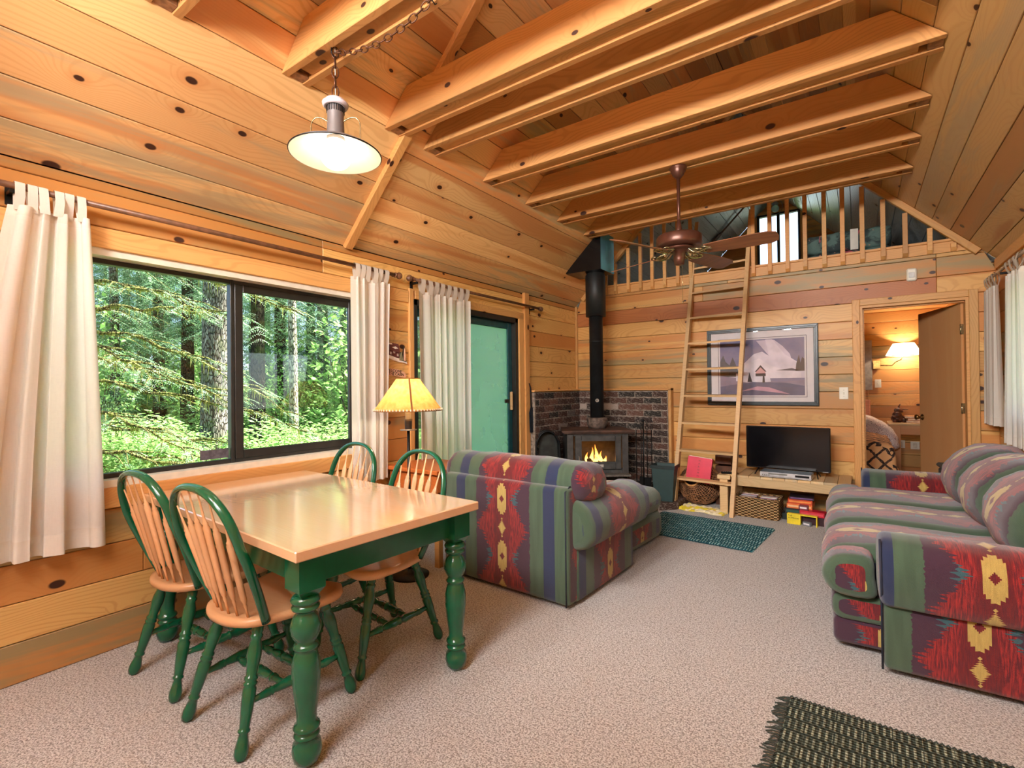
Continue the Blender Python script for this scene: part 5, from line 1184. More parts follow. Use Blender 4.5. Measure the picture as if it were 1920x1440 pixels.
# round vine basket on its side with a red album
RBK = empty('vine_basket', (-1.43, 5.58, .012), R(-15), 'round brown vine basket with a wide round mouth under the ladder', 'basket')
def vines(mb, nrad, nring, c1r):
    RR = .215; tilt = Matrix.Translation((0, .0, .20)) @ Matrix.Rotation(R(62), 4, 'X')
    rs = lambda t_: (RR*math.sin(t_)*1.04, RR*.92*math.cos(t_))
    t0, t1 = .40, 2.95
    for k in range(nrad):
        a = 2*math.pi*k/nrad
        pts = []
        for j in range(11):
            r, z = rs(t0+(t1-t0)*j/10); pts.append(tuple(tilt @ V((r*math.cos(a), r*math.sin(a), z))))
        mb.tube(pts, .0042, 4, cap=False)
    for k in range(nring):
        r, z = rs(t0+.1+(t1-t0-.1)*k/(nring-1)); pts = []
        for j in range(33):
            a = 2*math.pi*j/32; q = r+(.003 if (j+k) % 2 else -.003); pts.append(tuple(tilt @ V((q*math.cos(a), q*math.sin(a), z))))
        mb.tube(pts, .0038, 4, cap=False)
mb = MB(); vines(mb, 44, 26, 0); o = mb.build('woven_canes', plain('vine_brown', (164, 116, 78), .7, var=.4, scale=14), RBK)
mb = MB(); tilt = Matrix.Translation((0, .0, .20)) @ Matrix.Rotation(R(62), 4, 'X'); r, z = .215*math.sin(.40)*1.04, .215*.92*math.cos(.40)
mb.tube([tuple(tilt @ V((r*math.cos(2*math.pi*j/24), r*math.sin(2*math.pi*j/24), z))) for j in range(25)], .010, 8, cap=False); mb.build('mouth_ring', plain('vine_pale', (206, 152, 92), .6, var=.2, scale=30), RBK)
mb = MB(); mb.lathe([(.203*math.sin(.40+(2.74*k/12)), .203*.92*math.cos(.40+(2.74*k/12))) for k in range(13)], seg=24, M=tilt, cap=False); mb.build('inner_lining', plain('basket_inner', (52, 32, 22), .9), RBK)
AL = empty('red_album', (-1.405, 5.385, .285), R(3), 'large bright red album with a vertical column of letters behind the vine basket', 'book')
MA = Matrix.Rotation(R(-8), 4, 'X') @ Matrix.Rotation(R(6), 4, 'Y')
REDA = plain('album_red', (216, 22, 66), .4, var=.08, scale=5, bump=.02)
mb = MB(); mb.box(-.12, -.02, -.02, .12, -.012, .24, .001, M=MA); mb.box(-.12, .018, -.02, .12, .026, .24, .001, M=MA); mb.box(.118, -.02, -.02, .124, .026, .24, .001, M=MA); mb.build('cover', REDA, AL)
mb = MB(); mb.box(-.115, -.012, -.015, .117, .018, .246, 0, M=MA); mb.build('pages', plain('page_white', (238, 214, 206), .7, bump=0), AL)
LR = plain('album_letters', (120, 6, 30), .5, bump=0)
for k, chh in enumerate('HAKNMW'): lettering('lettering', chh, .026, MA @ Matrix.Translation((-.002, -.0206, .205-.032*k)) @ Matrix.Rotation(R(90), 4, 'X'), LR, AL, .0004)
SH = empty('slatted_crate', (-1.20, 5.72, 0), 0, 'tall narrow dark slatted crate against the wall right of the vine basket', 'crate')
mb = MB()
for z0 in (0, .11, .22, .33, .44): mb.box(-.08, -.10, z0, .08, -.088, z0+.09, .002); mb.box(-.08, .088, z0, .08, .10, z0+.09, .002); mb.box(-.08, -.088, z0, -.068, .088, z0+.09, .002); mb.box(.068, -.088, z0, .08, .088, z0+.09, .002)
mb.build('slats', plain('crate_brown', (92, 56, 36), .7, var=.2), SH)
YB_ = empty('yellow_bag', (-1.36, 5.27, 0), R(-6), 'crumpled yellow and white paper bag on the carpet below the vine basket', 'bag')
mb = MB(); nx, ny = 26, 12; ry = random.Random(4); vs_ = []
for j in range(ny+1):
    for i in range(nx+1):
        x = -.27+.54*i/nx; y = -.11+.24*j/ny; z = .006+.018*abs(math.sin(i*.9+j*.5)*math.sin(j*.8+i*.2))+ry.uniform(0, .008)
        if j == 0 or i in (0, nx): z = .003
        vs_.append((x+ry.uniform(-.004, .004), y+.02*math.sin(i*.5), z))
mb.add(vs_, [(j*(nx+1)+i, j*(nx+1)+i+1, (j+1)*(nx+1)+i+1, (j+1)*(nx+1)+i) for j in range(ny) for i in range(nx)])
t = NT('bag_paper'); c = t.mix(t.ss(t.noise(t.coord(), 8, 2), .45, .55), lin(236, 216, 60), lin(240, 228, 190)); t.bsdf(c, .6); mb.build('paper', t.m, YB_)

# board games under the bench
def gamebox(nm, lb, x, y, z, dx, dy, dz, a, mat, stripe=None, txt=None, tc=None, ts=.02, cat='box'):
    g = empty(nm, (x, y, z), R(a), lb, cat)
    mb = MB(); mb.box(-dx/2, -dy/2, 0, dx/2, dy/2, dz, .002); mb.build('box_body', mat, g)
    if stripe: mb = MB(); mb.box(-dx/2+.01, -dy/2-.0012, dz*.3, dx/2-.01, -dy/2, dz*.7); mb.build('printed_band', stripe, g)
    if txt: lettering('lettering', txt, ts, Matrix.Translation((0, -dy/2-.0016, dz/2)) @ Matrix.Rotation(R(90), 4, 'X'), tc, g, .0004)
    return g
cm = lambda n_, c: plain(n_, c, .45, var=.08, bump=0)
x, y = -.47, 5.44
gamebox('game_box', 'dark teal game box at the bottom of the stack under the bench', x-.03, y, 0, .22, .22, .06, -4, cm('g_dark', (30, 44, 44)))
gamebox('game_box', 'black game box second from the bottom of the stack under the bench', x-.02, y, .06, .21, .21, .055, 2, cm('g_blk', (34, 32, 36)), cm('g_teal', (40, 90, 80)))
gamebox('game_box', 'orange game box with a pale band in the stack under the bench', x, y, .115, .21, .22, .045, -2, cm('g_or', (232, 120, 60)), cm('g_pale', (250, 200, 150)))
gamebox('game_box', 'red orange game box near the top of the stack under the bench', x, y, .16, .20, .21, .04, 1, cm('g_ro', (206, 74, 44)), cm('g_or2', (240, 150, 70)))
gamebox('game_box', 'thin black game box with purple print on top of the stack', x+.01, y, .20, .20, .2, .025, 3, cm('g_bk2', (40, 30, 40)), cm('g_pur', (120, 80, 140)))
gamebox('game_box', 'flat red game box leaning in front of the stack under the bench', -.36, 5.30, .075, .20, .10, .045, -9, cm('g_red', (196, 30, 52)), cm('g_red2', (214, 70, 84)))
gamebox('game_box', 'small dark box with white print lying under the flat red game box', -.36, 5.30, 0, .19, .10, .074, -9, cm('g_dk3', (60, 34, 40)), None, None)
gamebox('small_box', 'small white and maroon card box on top of the flat red game box', -.435, 5.31, .12, .075, .05, .04, -6, cm('g_wm', (120, 60, 70)), cm('g_wh', (230, 224, 230)))
g = gamebox('game_box', 'bright yellow game box standing in front of the stack on the carpet', -.505, 5.215, 0, .11, .045, .095, -6, cm('g_yel', (240, 216, 50)))
for i_, tx in enumerate(('THE', 'DOMINOES')): lettering('lettering', tx, .02 if i_ == 0 else .017, Matrix.Translation((-.03 if i_ == 0 else 0, -.0242, .078-.022*i_)) @ Matrix.Rotation(R(90), 4, 'X'), INK, g, .0004)
YF = empty('yellow_tray', (-.385, 5.205, 0), R(-6), 'empty yellow box lid standing open beside the yellow game box', 'box lid')
mb = MB(); mb.box(-.065, -.025, .087, .065, .025, .095); mb.box(.057, -.025, 0, .065, .025, .087); mb.build('frame', cm('g_yel', (240, 216, 50)), YF)
gamebox('domino_box', 'small grey and white box lying inside the yellow lid', -.40, 5.20, 0, .07, .035, .035, -22, cm('g_grey', (120, 124, 132)), cm('g_wh', (230, 224, 230)))

# ---------------------------------------------------------------- braided rugs
def rug(name, M_, Lx, Ly, pal, label, fringe=False):
    t = NT('rug_'+name+pal[3]); co = t.coord(); x, y, z = t.sep(co)
    bl = t.m_('FLOOR', t.m_('DIVIDE', x, .085)); row = t.m_('FLOOR', t.m_('DIVIDE', y, .075))
    par = t.m_('MODULO', t.m_('ADD', bl, t.m_('ADD', row, 100.0)), 2.0)
    st = t.m_('SINE', t.m_('MULTIPLY', t.m_('ADD', x, t.m_('MULTIPLY', par, .008)), 300.0)); st2 = t.m_('SINE', t.m_('MULTIPLY', y, 420.0))
    edge = t.m_('GREATER_THAN', t.m_('FRACT', t.m_('DIVIDE', y, .075)), .80)
    k = t.m_('MULTIPLY', t.ss(st, .1, .7), t.m_('SUBTRACT', 1.0, edge))
    c = t.mix(t.noise(co, 60, 2), lin(*pal[0]), lin(*pal[1])); c = t.mix(t.m_('MULTIPLY', k, t.m_('MULTIPLY_ADD', par, .35, .6)), c, lin(*pal[2]))
    t.bsdf(c, .9, 0, t.bump(t.m_('ADD', st, t.m_('MULTIPLY', st2, .6)), .8, .006), .15)
    r = empty(name, (0, 0, 0), 0, label, 'rug'); r.matrix_local = M_
    mb = MB(); nx, ny = int(Lx/.0125), int(Ly/.0125); rr = random.Random(5); vs_ = []
    for j in range(ny+1):
        for i in range(nx+1):
            x_, y_ = -Lx/2+Lx*i/nx, -Ly/2+Ly*j/ny
            e = .004*math.sin(j*2.6) if i in (0, nx) else 0; e2 = .005*math.sin(i*2.9)+.003*math.sin(i*.35) if j in (0, ny) else 0
            z_ = .012+.0022*math.sin(i*math.pi)*0+.002*((i+j) % 2) if 0 < i < nx and 0 < j < ny else .002
            vs_.append((x_+e, y_+e2, z_))
    mb.add(vs_, [(j*(nx+1)+i, j*(nx+1)+i+1, (j+1)*(nx+1)+i+1, (j+1)*(nx+1)+i) for j in range(ny) for i in range(nx)], smooth=True); mb.build('woven_field', t.m, r)
    mb = MB()
    for k_ in range(int(Ly/.012)):
        y_ = -Ly/2+.006+k_*.012
        for s_ in ((-1,) if not fringe else (-1, 1)):
            L = rr.uniform(.02, .05) if fringe else rr.uniform(.006, .014); x_ = s_*Lx/2
            mb.tube([(x_-s_*.004, y_, .012), (x_+s_*L*.5, y_+rr.uniform(-.008, .008), .010), (x_+s_*L, y_+rr.uniform(-.015, .015), .003)], .0028, 4)
    for k_ in range(int(Lx/.016)):
        x_ = -Lx/2+.008+k_*.016
        for s_ in (-1, 1): mb.tube([(x_-.006, s_*Ly/2, .008), (x_, s_*(Ly/2+.006), .010), (x_+.006, s_*Ly/2, .006)], .004, 4)
    mb.build('fringe', plain('rug_fringe_'+pal[3], pal[0], .9), r)
    return r
rug('rug', frame_mat((-1.16, 4.56, 0), (.9965, -.083, 0), (.083, .9965, 0)), 1.02, .76, ((28, 84, 98), (44, 110, 120), (176, 222, 224), 'teal'), 'teal woven rag rug in front of the ladder')
rug('rug', frame_mat((.24, 1.92, 0), (.999, -.03, 0), (.03, .999, 0)), 1.0, .74, ((52, 60, 54), (74, 84, 76), (158, 168, 148), 'grey'), 'grey green striped rag rug with fringe at the bottom edge of view', True)
# ---------------------------------------------------------------- framed picture
PF = empty('framed_picture', (-1.395, D-.002, 1.064), 0, 'framed snowy mountain landscape print with white mat behind the ladder', 'picture')
PW, PH = 1.066, .832
FRM = plain('slate_frame', (40, 50, 54), .35, var=.1)
def seg_frame(mb, x0, z0, x1, z1, w_, y0, y1):
    mb.box(x0, y0, z0, x1, y1, z0+w_, .003); mb.box(x0, y0, z1-w_, x1, y1, z1, .003); mb.box(x0, y0, z0+w_, x0+w_, y1, z1-w_, .003); mb.box(x1-w_, y0, z0+w_, x1, y1, z1-w_, .003)
mb = MB(); seg_frame(mb, 0, 0, PW, PH, .040, -.028, 0); mb.build('frame', FRM, PF)
mb = MB(); seg_frame(mb, .006, .006, PW-.006, PH-.006, .016, -.034, -.028); mb.build('frame_lip', plain('slate_lip', (54, 70, 76), .3), PF)
mb = MB(); mb.box(.036, -.010, .036, PW-.036, -.006, PH-.036); mb.build('mat_board', plain('mat_white', (228, 222, 224), .7, var=.02, bump=0), PF)
ax0, az0, ax1, az1 = .135, .107, .945, .703
def art(nm, pts, k, rgb, soft=False):
    mb = MB(); y = -.0108-.0004*k; mb.add([(ax0+p*(ax1-ax0), y, az0+q*(az1-az0)) for p, q in pts], [tuple(range(len(pts)))]); return mb.build(nm, plain('art_'+nm+str(k), rgb, .6, var=.10, scale=7, bump=0), PF)
mb = MB(); seg_frame(mb, ax0-.02, az0-.02, ax1+.02, az1+.02, .005, -.0125, -.0105); mb.build('mat_line', plain('mat_line', (110, 100, 112), .6, bump=0), PF)
t = NT('art_sky'); z = t.sep(t.coord('Generated'))
t.bsdf(t.mix(t.ss(t.noise(t.coord(), 5, 3), .35, .65), t.mix(t.ss(z[2], .0, 1.0), lin(150, 140, 160), lin(104, 104, 144)), lin(134, 128, 156)), .6); SKYA = t.m
mb = MB(); mb.box(ax0, -.0112, az0, ax1, -.0106, az1); mb.build('print_sky', SKYA, PF)
art('snow_plume', [(.45, .98), (.60, .70), (.72, .55), (.88, .50), (.84, .72), (.76, .86), (.66, .98)], 2, (214, 200, 216))
art('far_mountain', [(.0, .42), (.28, .55), (.42, .74), (.52, .78), (.60, .70), (.56, .99), (.64, .99), (.78, .72), (.92, .58), (1, .50), (1, .30), (0, .30)], 3, (226, 214, 226))
art('grey_trees', [(0, .34), (0, .62), (.04, .74), (.07, .62), (.12, .55), (.16, .70), (.20, .56), (.24, .40), (.22, .34)], 4, (92, 92, 96))
art('snow_hill', [(.20, .36), (.34, .58), (.48, .66), (.62, .52), (.80, .44), (.96, .40), (.96, .30), (.2, .30)], 5, (236, 224, 232))
art('dark_ridge', [(.68, .44), (.86, .47), (.97, .42), (.82, .43)], 6, (96, 84, 92))
art('fir_group', [(.90, .42), (.91, .55), (.94, .70), (.955, .56), (.975, .66), (1, .62), (1, .42)], 6, (92, 74, 70))
art('shore', [(0, .10), (0, .36), (.30, .30), (.70, .24), (1, .26), (1, .10)], 7, (150, 134, 152))
art('snow_bank', [(.2, .40), (.46, .36), (.60, .36), (.62, .24), (.40, .22), (.2, .26)], 8, (232, 222, 232))
art('house_roof', [(.43, .42), (.50, .54), (.57, .42)], 9, (74, 54, 60))
art('house_snow', [(.44, .41), (.50, .50), (.56, .41), (.55, .38), (.45, .38)], 10, (214, 160, 160))
art('house_base', [(.44, .34), (.56, .34), (.56, .39), (.44, .39)], 10, (66, 48, 52))
art('small_fir', [(.34, .24), (.365, .42), (.40, .24)], 11, (48, 48, 54))
art('figure_post', [(.52, .23), (.525, .34), (.545, .34), (.55, .23)], 11, (58, 40, 46))
art('water', [(0, .0), (0, .16), (.4, .24), (.78, .22), (1, .16), (1, 0)], 9, (104, 100, 126))
art('pink_light', [(.22, .06), (.46, .16), (.60, .14), (.84, .02), (.62, .06), (.4, .10)], 12, (206, 158, 176))
mb = MB(); mb.box(.038, -.024, .038, PW-.038, -.021, PH-.038); mb.build('glass', glass('picture_glass', (1, 1, 1), 1.0), PF)

# ---------------------------------------------------------------- small wall fittings
def plate(nm, x, y, z, w_, h_, lb, yaw=0, sw=True, cat='switch', scale=1):
    o = empty(nm, (x, y, z), yaw, lb, cat)
    mb = MB(); mb.box(-w_/2, -.006, -h_/2, w_/2, 0, h_/2, .003); mb.build('plate', OFFW, o)
    mb = MB(); mb.box(-.006, -.014, -.012, .006, -.005, .012, .002) if sw else mb.box(-w_*.22, -.008, -h_*.32, w_*.22, -.005, h_*.32, .002); mb.build('toggle' if sw else 'outlet_face', plain('plate_face', (214, 208, 192), .4, bump=0), o)
    for s_ in (-1, 1):
        mb = MB(); cyl(mb, (0, -.005, s_*h_*.27), (0, -.0075, s_*h_*.27), .003, 8); mb.build('screw', STEEL, o)
    return o
plate('light_switch', -.123, D, 1.19, .075, .118, 'white light switch between the picture and the bedroom door casing')
o = empty('motion_sensor', (.41, D-.001, 2.278), 0, 'small white square detector on the wall above the bedroom door', 'detector')
mb = MB(); mb.box(-.037, -.028, -.058, .037, 0, .058, .010); mb.build('case', OFFW, o); mb = MB(); mb.box(-.022, -.033, -.03, .022, -.027, .02, .005); mb.build('lens', plain('lens_white', (200, 200, 198), .3, bump=0), o)

# ---------------------------------------------------------------- bedroom door slab
DS = empty('door_2', (DX1-.02, D+.115, 0), R(180-71)); DS['kind'] = 'structure'; DS['label'] = 'open flat birch bedroom door with brass knob'
board('door_slab', DS, (0, -.018, .012), (0, 0, 1), (1, 0, 0), 1.985, .745, .036, DOORW, .002).matrix_local = frame_mat((0, .018, .012), (0, 0, 1), (1, 0, 0))
for s_ in (-1, 1):
    mb = MB(); Mk = Matrix.Translation((.69, s_*.018, .93)) @ Matrix.Rotation(R(-90*s_), 4, 'X')
    mb.lathe([(.031, 0), (.030, .006), (.013, .012), (.011, .028), (.022, .038), (.028, .052), (.026, .062), (.012, .068), (.001, .069)], seg=20, M=Mk); mb.build('knob', plain('knob_antique_brass', (140, 108, 66), .25, .9), DS)
for z in (.28, 1.05, 1.76):
    mb = MB(); mb.box(-.012, -.03, z-.045, .004, .022, z+.045, .001); cyl(mb, (-.006, .024, z-.047), (-.006, .024, z+.047), .006, 8); mb.build('hinge', BRASS, DS)

# ---------------------------------------------------------------- bedroom
BL = 8.87
WL = empty('wall_lamp', (.215, BL+.012, 1.55), 0, 'brass swing arm wall lamp with white shade in the bedroom', 'lamp')
mb = MB(); mb.box(-.045, -.03, -.06, .045, 0, .06, .004); mb.build('back_plate', plain('polished_brass', (206, 170, 98), .2, .9), WL)
mb = MB(); mb.tube([(.04, -.03, -.01), (.17, -.10, -.02), (.21, -.12, .03), (.27, -.14, .06), (.285, -.14, .10)], .007, 8); mb.build('swing_arm', BRASS, WL)
mb = MB(); mb.lathe([(.205, .12), (.12, .285)], (.30, -.14, 0), 32, cap=False); mb.build('shade', cloth_mat('white_shade', (250, 240, 222), .6), WL)
mb = MB(); ball(mb, (.30, -.14, .19), .028, seg=12, rings=8); mb.build('bulb', emis('bed_bulb', (1.0, .80, .58), BEDLAMP_E*3), WL)
mb = MB(); mb.tube(smooth_curve([(-.04, -.01, -.05), (-.10, -.008, -.15), (-.12, -.008, -.30), (-.10, -.008, -.42), (-.13, -.008, -.58)], 5), .003, 5); mb.build('cord', plain('lamp_cord_tan', (190, 140, 96), .6), WL)
BP = empty('breaker_panel', (.075, BL+.012, 1.55), 0, 'grey metal breaker panel on the bedroom wall beside the lamp', 'electrical panel')
mb = MB(); mb.box(-.10, -.02, -.36, .085, 0, .36, .003); mb.build('door', plain('panel_grey', (168, 158, 146), .45, .2), BP)
mb = MB(); mb.box(-.003, -.0225, -.17, .003, -.0195, .17); mb.build('center_seam', STEEL, BP)
plate('light_switch', .225, BL+.012, 1.28, .075, .118, 'white light switch under the bedroom wall lamp')
plate('wall_outlet', .47, BL+.012, .42, .10, .11, 'ivory wall outlet under the bedroom nightstand, left of two', 0, False, 'outlet')
plate('wall_outlet', .63, BL+.012, .41, .10, .11, 'ivory wall outlet under the bedroom nightstand with a dark cord', 0, False, 'outlet')
NS = empty('nightstand', (.655, 8.56, 0), 0, 'pale pine open nightstand beside the bed', 'nightstand')
mb = MB(); mb.box(-.34, -.24, .72, .34, .26, .75, .004); mb.build('top', BENCHW, NS)
mb = MB(); mb.box(-.33, -.23, 0, -.21, .24, .72, .003); mb.build('side_panel', CHAIRW, NS)
mb = MB(); mb.box(.30, -.23, 0, .33, .24, .72, .003); mb.build('side_panel', CHAIRW, NS)
mb = MB(); mb.box(-.21, -.23, .60, .30, -.21, .72, .003); mb.build('front_rail', CHAIRW, NS)
FG = empty('carved_figure', (.43, 8.55, .75), R(15), 'small dark brown carved animal ornament on the nightstand', 'ornament')
DKW = plain('carved_dark_wood', (96, 58, 42), .45, var=.4, scale=40)
mb = MB(); ball(mb, (0, 0, .05), .075, sx=1.1, sy=.8, sz=.7); ball(mb, (-.02, -.03, .10), .055, sx=1, sy=.8, sz=.9); ball(mb, (-.05, -.05, .025), .03); ball(mb, (.05, -.05, .025), .03); mb.build('body', DKW, FG)
mb = MB(); ball(mb, (.0, -.01, .165), .04, sx=1.2, sz=.85); ball(mb, (-.035, -.03, .155), .018); ball(mb, (.04, -.02, .15), .018); mb.build('head', DKW, FG)
mb = MB(); mb.tube([(.01, 0, .18), (.015, .0, .225), (.03, 0, .25)], [.012, .009, .004], 7); mb.tube([(.03, 0, .17), (.09, 0, .178), (.12, 0, .17)], [.010, .007, .003], 7); mb.build('antlers', DKW, FG)
for k, (a, dx) in enumerate(((0, 0), (4, .01), (-3, -.01))):
    b = empty('book', (.64+dx, 8.56, .75+.03*k), R(a), ('lowest', 'middle', 'topmost')[k]+' tan book of the small pile on the nightstand', 'book', 'books on the nightstand')
    mb = MB(); mb.box(-.13, -.09, 0, .13, .09, .004, .001); mb.box(-.13, -.09, .024, .13, .09, .028, .001); mb.box(-.13, .086, .004, .13, .09, .024); mb.build('cover', plain('book_tan%d' % k, ((214, 150, 100), (196, 130, 84), (222, 166, 116))[k], .6), b)
    mb = MB(); mb.box(-.125, -.086, .004, .125, .086, .024); mb.build('pages', plain('book_pages', (244, 226, 200), .8), b)
BD = empty('bed', (-.33, 7.78, 0), 0, 'bedroom bed with white pillow and tan blanket in a black lattice pattern', 'bed')
mb = MB(); mb.box(-.60, -.95, 0, .62, .98, .40, .02); mb.build('mattress', plain('mattress_white', (220, 212, 204), .8), BD)
mb = MB(); mb.box(-.9, 1.01, 0, .46, 1.05, 1.05, .01); mb.build('headboard', pine('headboard_rose', (226, 160, 130), (186, 110, 84), (200, 116, 92), (214, 196, 186), greyamt=.5, rough=.5, knots=0.0), BD)
t = NT('lattice_blanket'); uvn = t.n('ShaderNodeUVMap'); uvn.uv_map = 'fab'; s_ = t.sep(uvn.outputs[0])
p, q = t.m_('ADD', s_[0], t.m_('MULTIPLY', s_[1], .85)), t.m_('SUBTRACT', s_[0], t.m_('MULTIPLY', s_[1], .85))
nz = t.m_('MULTIPLY', t.noise(t.coord(), 26, 2), .12)
ln_ = lambda a: t.m_('LESS_THAN', t.m_('ABSOLUTE', t.m_('SUBTRACT', t.m_('FRACT', t.m_('ADD', t.m_('DIVIDE', a, .17), nz)), .5)), .10)
mk = t.m_('MAXIMUM', ln_(p), ln_(q)); spk = t.ss(t.noise(t.coord(), 70, 2), .45, .55)
t.bsdf(t.mix(mk, lin(228, 172, 118), t.mix(spk, lin(40, 28, 24), lin(90, 66, 54))), .85)
mb = MB(); sec = [(-.62, .10), (.645, .10), (.66, .30), (.64, .55), (.55, .62), (.3, .64), (-.5, .63), (-.62, .60)]
sweep(mb, smooth_curve(sec, 5, True), 'y', -.98, .55, .04, wob=.01); mb.build('blanket', t.m, BD)
t = NT('quilt_white'); n = t.noise(t.coord(), 6, 2, .5, 1.2); w_ = t.m_('SINE', t.m_('MULTIPLY', n, 110.0)); t.bsdf(t.mix(t.ss(w_, .7, .95), lin(244, 238, 238), lin(150, 130, 140)), .8)
mb = MB(); sweep(mb, smooth_curve([(-.45, .55), (.3, .56), (.70, .42), (.75, .50), (.66, .70), (.40, .84), (.0, .88), (-.35, .80)], 5, True), 'y', .30, .98, .12, wob=.01); mb.build('pillow', t.m, BD)

# ---------------------------------------------------------------- loft things
GLT = empty('loft_bulb', (-1.046, 8.8, 4.12), 0, 'small bare bulb fixture above the loft window', 'lamp')
mb = MB(); mb.lathe([(.035, 0), (.05, .03), (.02, .06)], seg=16); cyl(mb, (0, 0, .06), (0, 0, .17), .008, 8); mb.build('socket', plain('socket_grey', (150, 160, 165), .4), GLT)
mb = MB(); ball(mb, (0, 0, -.05), .055, seg=16, rings=10); mb.build('bulb', glass('bulb_glass', (.9, .94, .96), 1.0, (.8, .9, 1), .4), GLT)
mb = MB(); mb.tube([(.0+.10*math.cos(a), .02, -.02+.12*math.sin(a)) for a in [2*math.pi*k/20 for k in range(21)]], .004, 5, cap=False); mb.build('wire_guard', STEEL, GLT)
OA = empty('hanging_oar', (-1.62, 8.12, 3.76), 0, 'old brown canoe paddle fixed to the left roof slope of the loft', 'paddle')
Mo = frame_mat((0, 0, -.03), (S2, 0, S2), (S2*0, 1, 0))
mb = MB(); mb.tube([tuple(Mo @ V((x, 0, 0))) for x in (-.12, .1, .5, .62)], [.014, .014, .014, .02], 8); mb.build('shaft', plain('paddle_brown', (92, 70, 60), .6), OA)
mb = MB(); mb.prism([(-.36, -.03), (-.34, -.055), (-.18, -.05), (-.11, -.014), (-.11, .014), (-.18, .05), (-.34, .055), (-.36, .03)], -.009, .009, M=Mo); mb.build('blade', plain('paddle_brown', (92, 70, 60), .6), OA)
LB = empty('loft_daybed', (-.06, 7.0, 2.5), 0, 'mattress with dark teal and coral floral cover lying in the loft', 'bed')
t = NT('floral_teal'); co = t.coord(); n = t.noise(co, 9, 3, .6, 1.0); n2 = t.noise(co, 5, 2, .5, .8); n3 = t.noise(t.vm('ADD', co, (4, 3, 1)), 14, 2)
c = t.mix(t.ss(n, .42, .58), lin(60, 74, 76), lin(100, 128, 122)); c = t.mix(t.ss(n2, .58, .64), c, lin(204, 104, 116)); c = t.mix(t.ss(n3, .64, .68), c, lin(206, 150, 120)); t.bsdf(c, .85, 0, t.bump(n, .5, .01)); FLO = t.m
for z0, z1, nm in ((.0, .22, 'mattress'), (.22, .43, 'top_mattress')):
    mb = MB(); sweep(mb, rrect(-.41, .36, z0, z1, .07), 'y', -.60, 1.30, .05, wob=.01, seed=int(z1*10)); mb.build(nm, FLO, LB)
o = empty('paper_tag', (-.02, 6.392, 2.83), 0, 'white paper tag on the front of the loft mattress', 'tag')
mb = MB(); mb.box(-.035, -.004, -.12, .035, 0, .10, .001); mb.build('paper', OFFW, o)

# dark hamper behind the far end of the long sofa
HM = empty('storage_hamper', (.70, 5.20, 0), R(4), 'dark grey upright fabric hamper behind the far end of the long sofa', 'hamper')
mb = MB(); mb.box(-.17, -.14, .0, .17, .14, .60, .02); mb.build('body', plain('hamper_grey', (58, 60, 60), .7, var=.15), HM)
mb = MB(); mb.box(-.18, -.15, .595, .18, .15, .63, .012); mb.build('lid', plain('hamper_lid', (70, 72, 70), .6), HM)

# ---------------------------------------------------------------- the forest outside
def barkmat(name, a, b, moss, ma=.4):
    t = NT(name); co = t.coord(); v = t.vm('MULTIPLY', co, (1, 1, .28)); n = t.noise(v, 16, 4, .65, .5); n2 = t.noise(co, 3.0, 3)
    vo = t.n('ShaderNodeTexVoronoi', feature='DISTANCE_TO_EDGE'); t.set(vo.inputs['Vector'], v); vo.inputs['Scale'].default_value = 26
    e = t.ss(vo.outputs['Distance'], .0, .16)
    c = t.mix(e, tuple(x*.25 for x in lin(*a)), t.mix(t.ss(n, .3, .7), lin(*a), lin(*b))); c = t.mix(t.m_('MULTIPLY', t.ss(n2, .5, .62), ma), c, lin(*moss))
    t.bsdf(c, .9, 0, t.bump(t.m_('ADD', e, n), 1.0, .03), .15); return t.m
BARK = barkmat('fir_bark', (92, 84, 76), (168, 160, 152), (98, 108, 60)); BARKL = barkmat('alder_bark', (136, 126, 110), (214, 204, 186), (120, 130, 80), .25); BARKD = barkmat('dark_bark', (52, 44, 38), (92, 80, 66), (80, 90, 46), .5)
def leafmat(name, a, b, c, tl=.45):
    t = NT(name); rnd = t.rand(); co = t.coord(); n = t.noise(co, 1.1, 2); n2 = t.noise(co, 14, 1)
    k = t.mix(t.ss(n, .35, .65), lin(*a), lin(*b)); k = t.mix(t.ss(n2, .5, .75), k, lin(*c))
    d = t.n('ShaderNodeBsdfDiffuse'); t.set(d.inputs[0], k); e = t.n('ShaderNodeBsdfTranslucent'); t.set(e.inputs[0], k); m = t.n('ShaderNodeMixShader'); m.inputs[0].default_value = tl
    t.t.links.new(d.outputs[0], m.inputs[1]); t.t.links.new(e.outputs[0], m.inputs[2]); t.t.links.new(m.outputs[0], t.out.inputs[0]); return t.m
NEED = leafmat('fir_needles', (84, 124, 84), (122, 160, 114), (190, 210, 184)); NEEDB = leafmat('hemlock_needles', (104, 146, 104), (156, 188, 146), (226, 236, 222)); LEAF = leafmat('undergrowth_leaves', (108, 150, 82), (148, 186, 108), (198, 222, 156)); MOSS = leafmat('hanging_moss', (120, 124, 60), (156, 158, 84), (196, 196, 130)); VINE = leafmat('vine_maple_leaves', (122, 168, 90), (164, 202, 120), (212, 232, 168))
mb = MB(); nx = 30; vs_ = []
for j in range(nx+1):
    for i in range(nx+1):
        x = XL-.3-58*(i/nx)**1.6; y = -8+70*j/nx; d = XL-.3-x
        vs_.append((x, y, -.55-.0*d+.25*math.sin(x*.5)*math.sin(y*.4)*min(1, d/4)+max(0, d-14)*.10))
mb.add(vs_, [(j*(nx+1)+i, (j+1)*(nx+1)+i, (j+1)*(nx+1)+i+1, j*(nx+1)+i+1) for j in range(nx) for i in range(nx)], smooth=True)
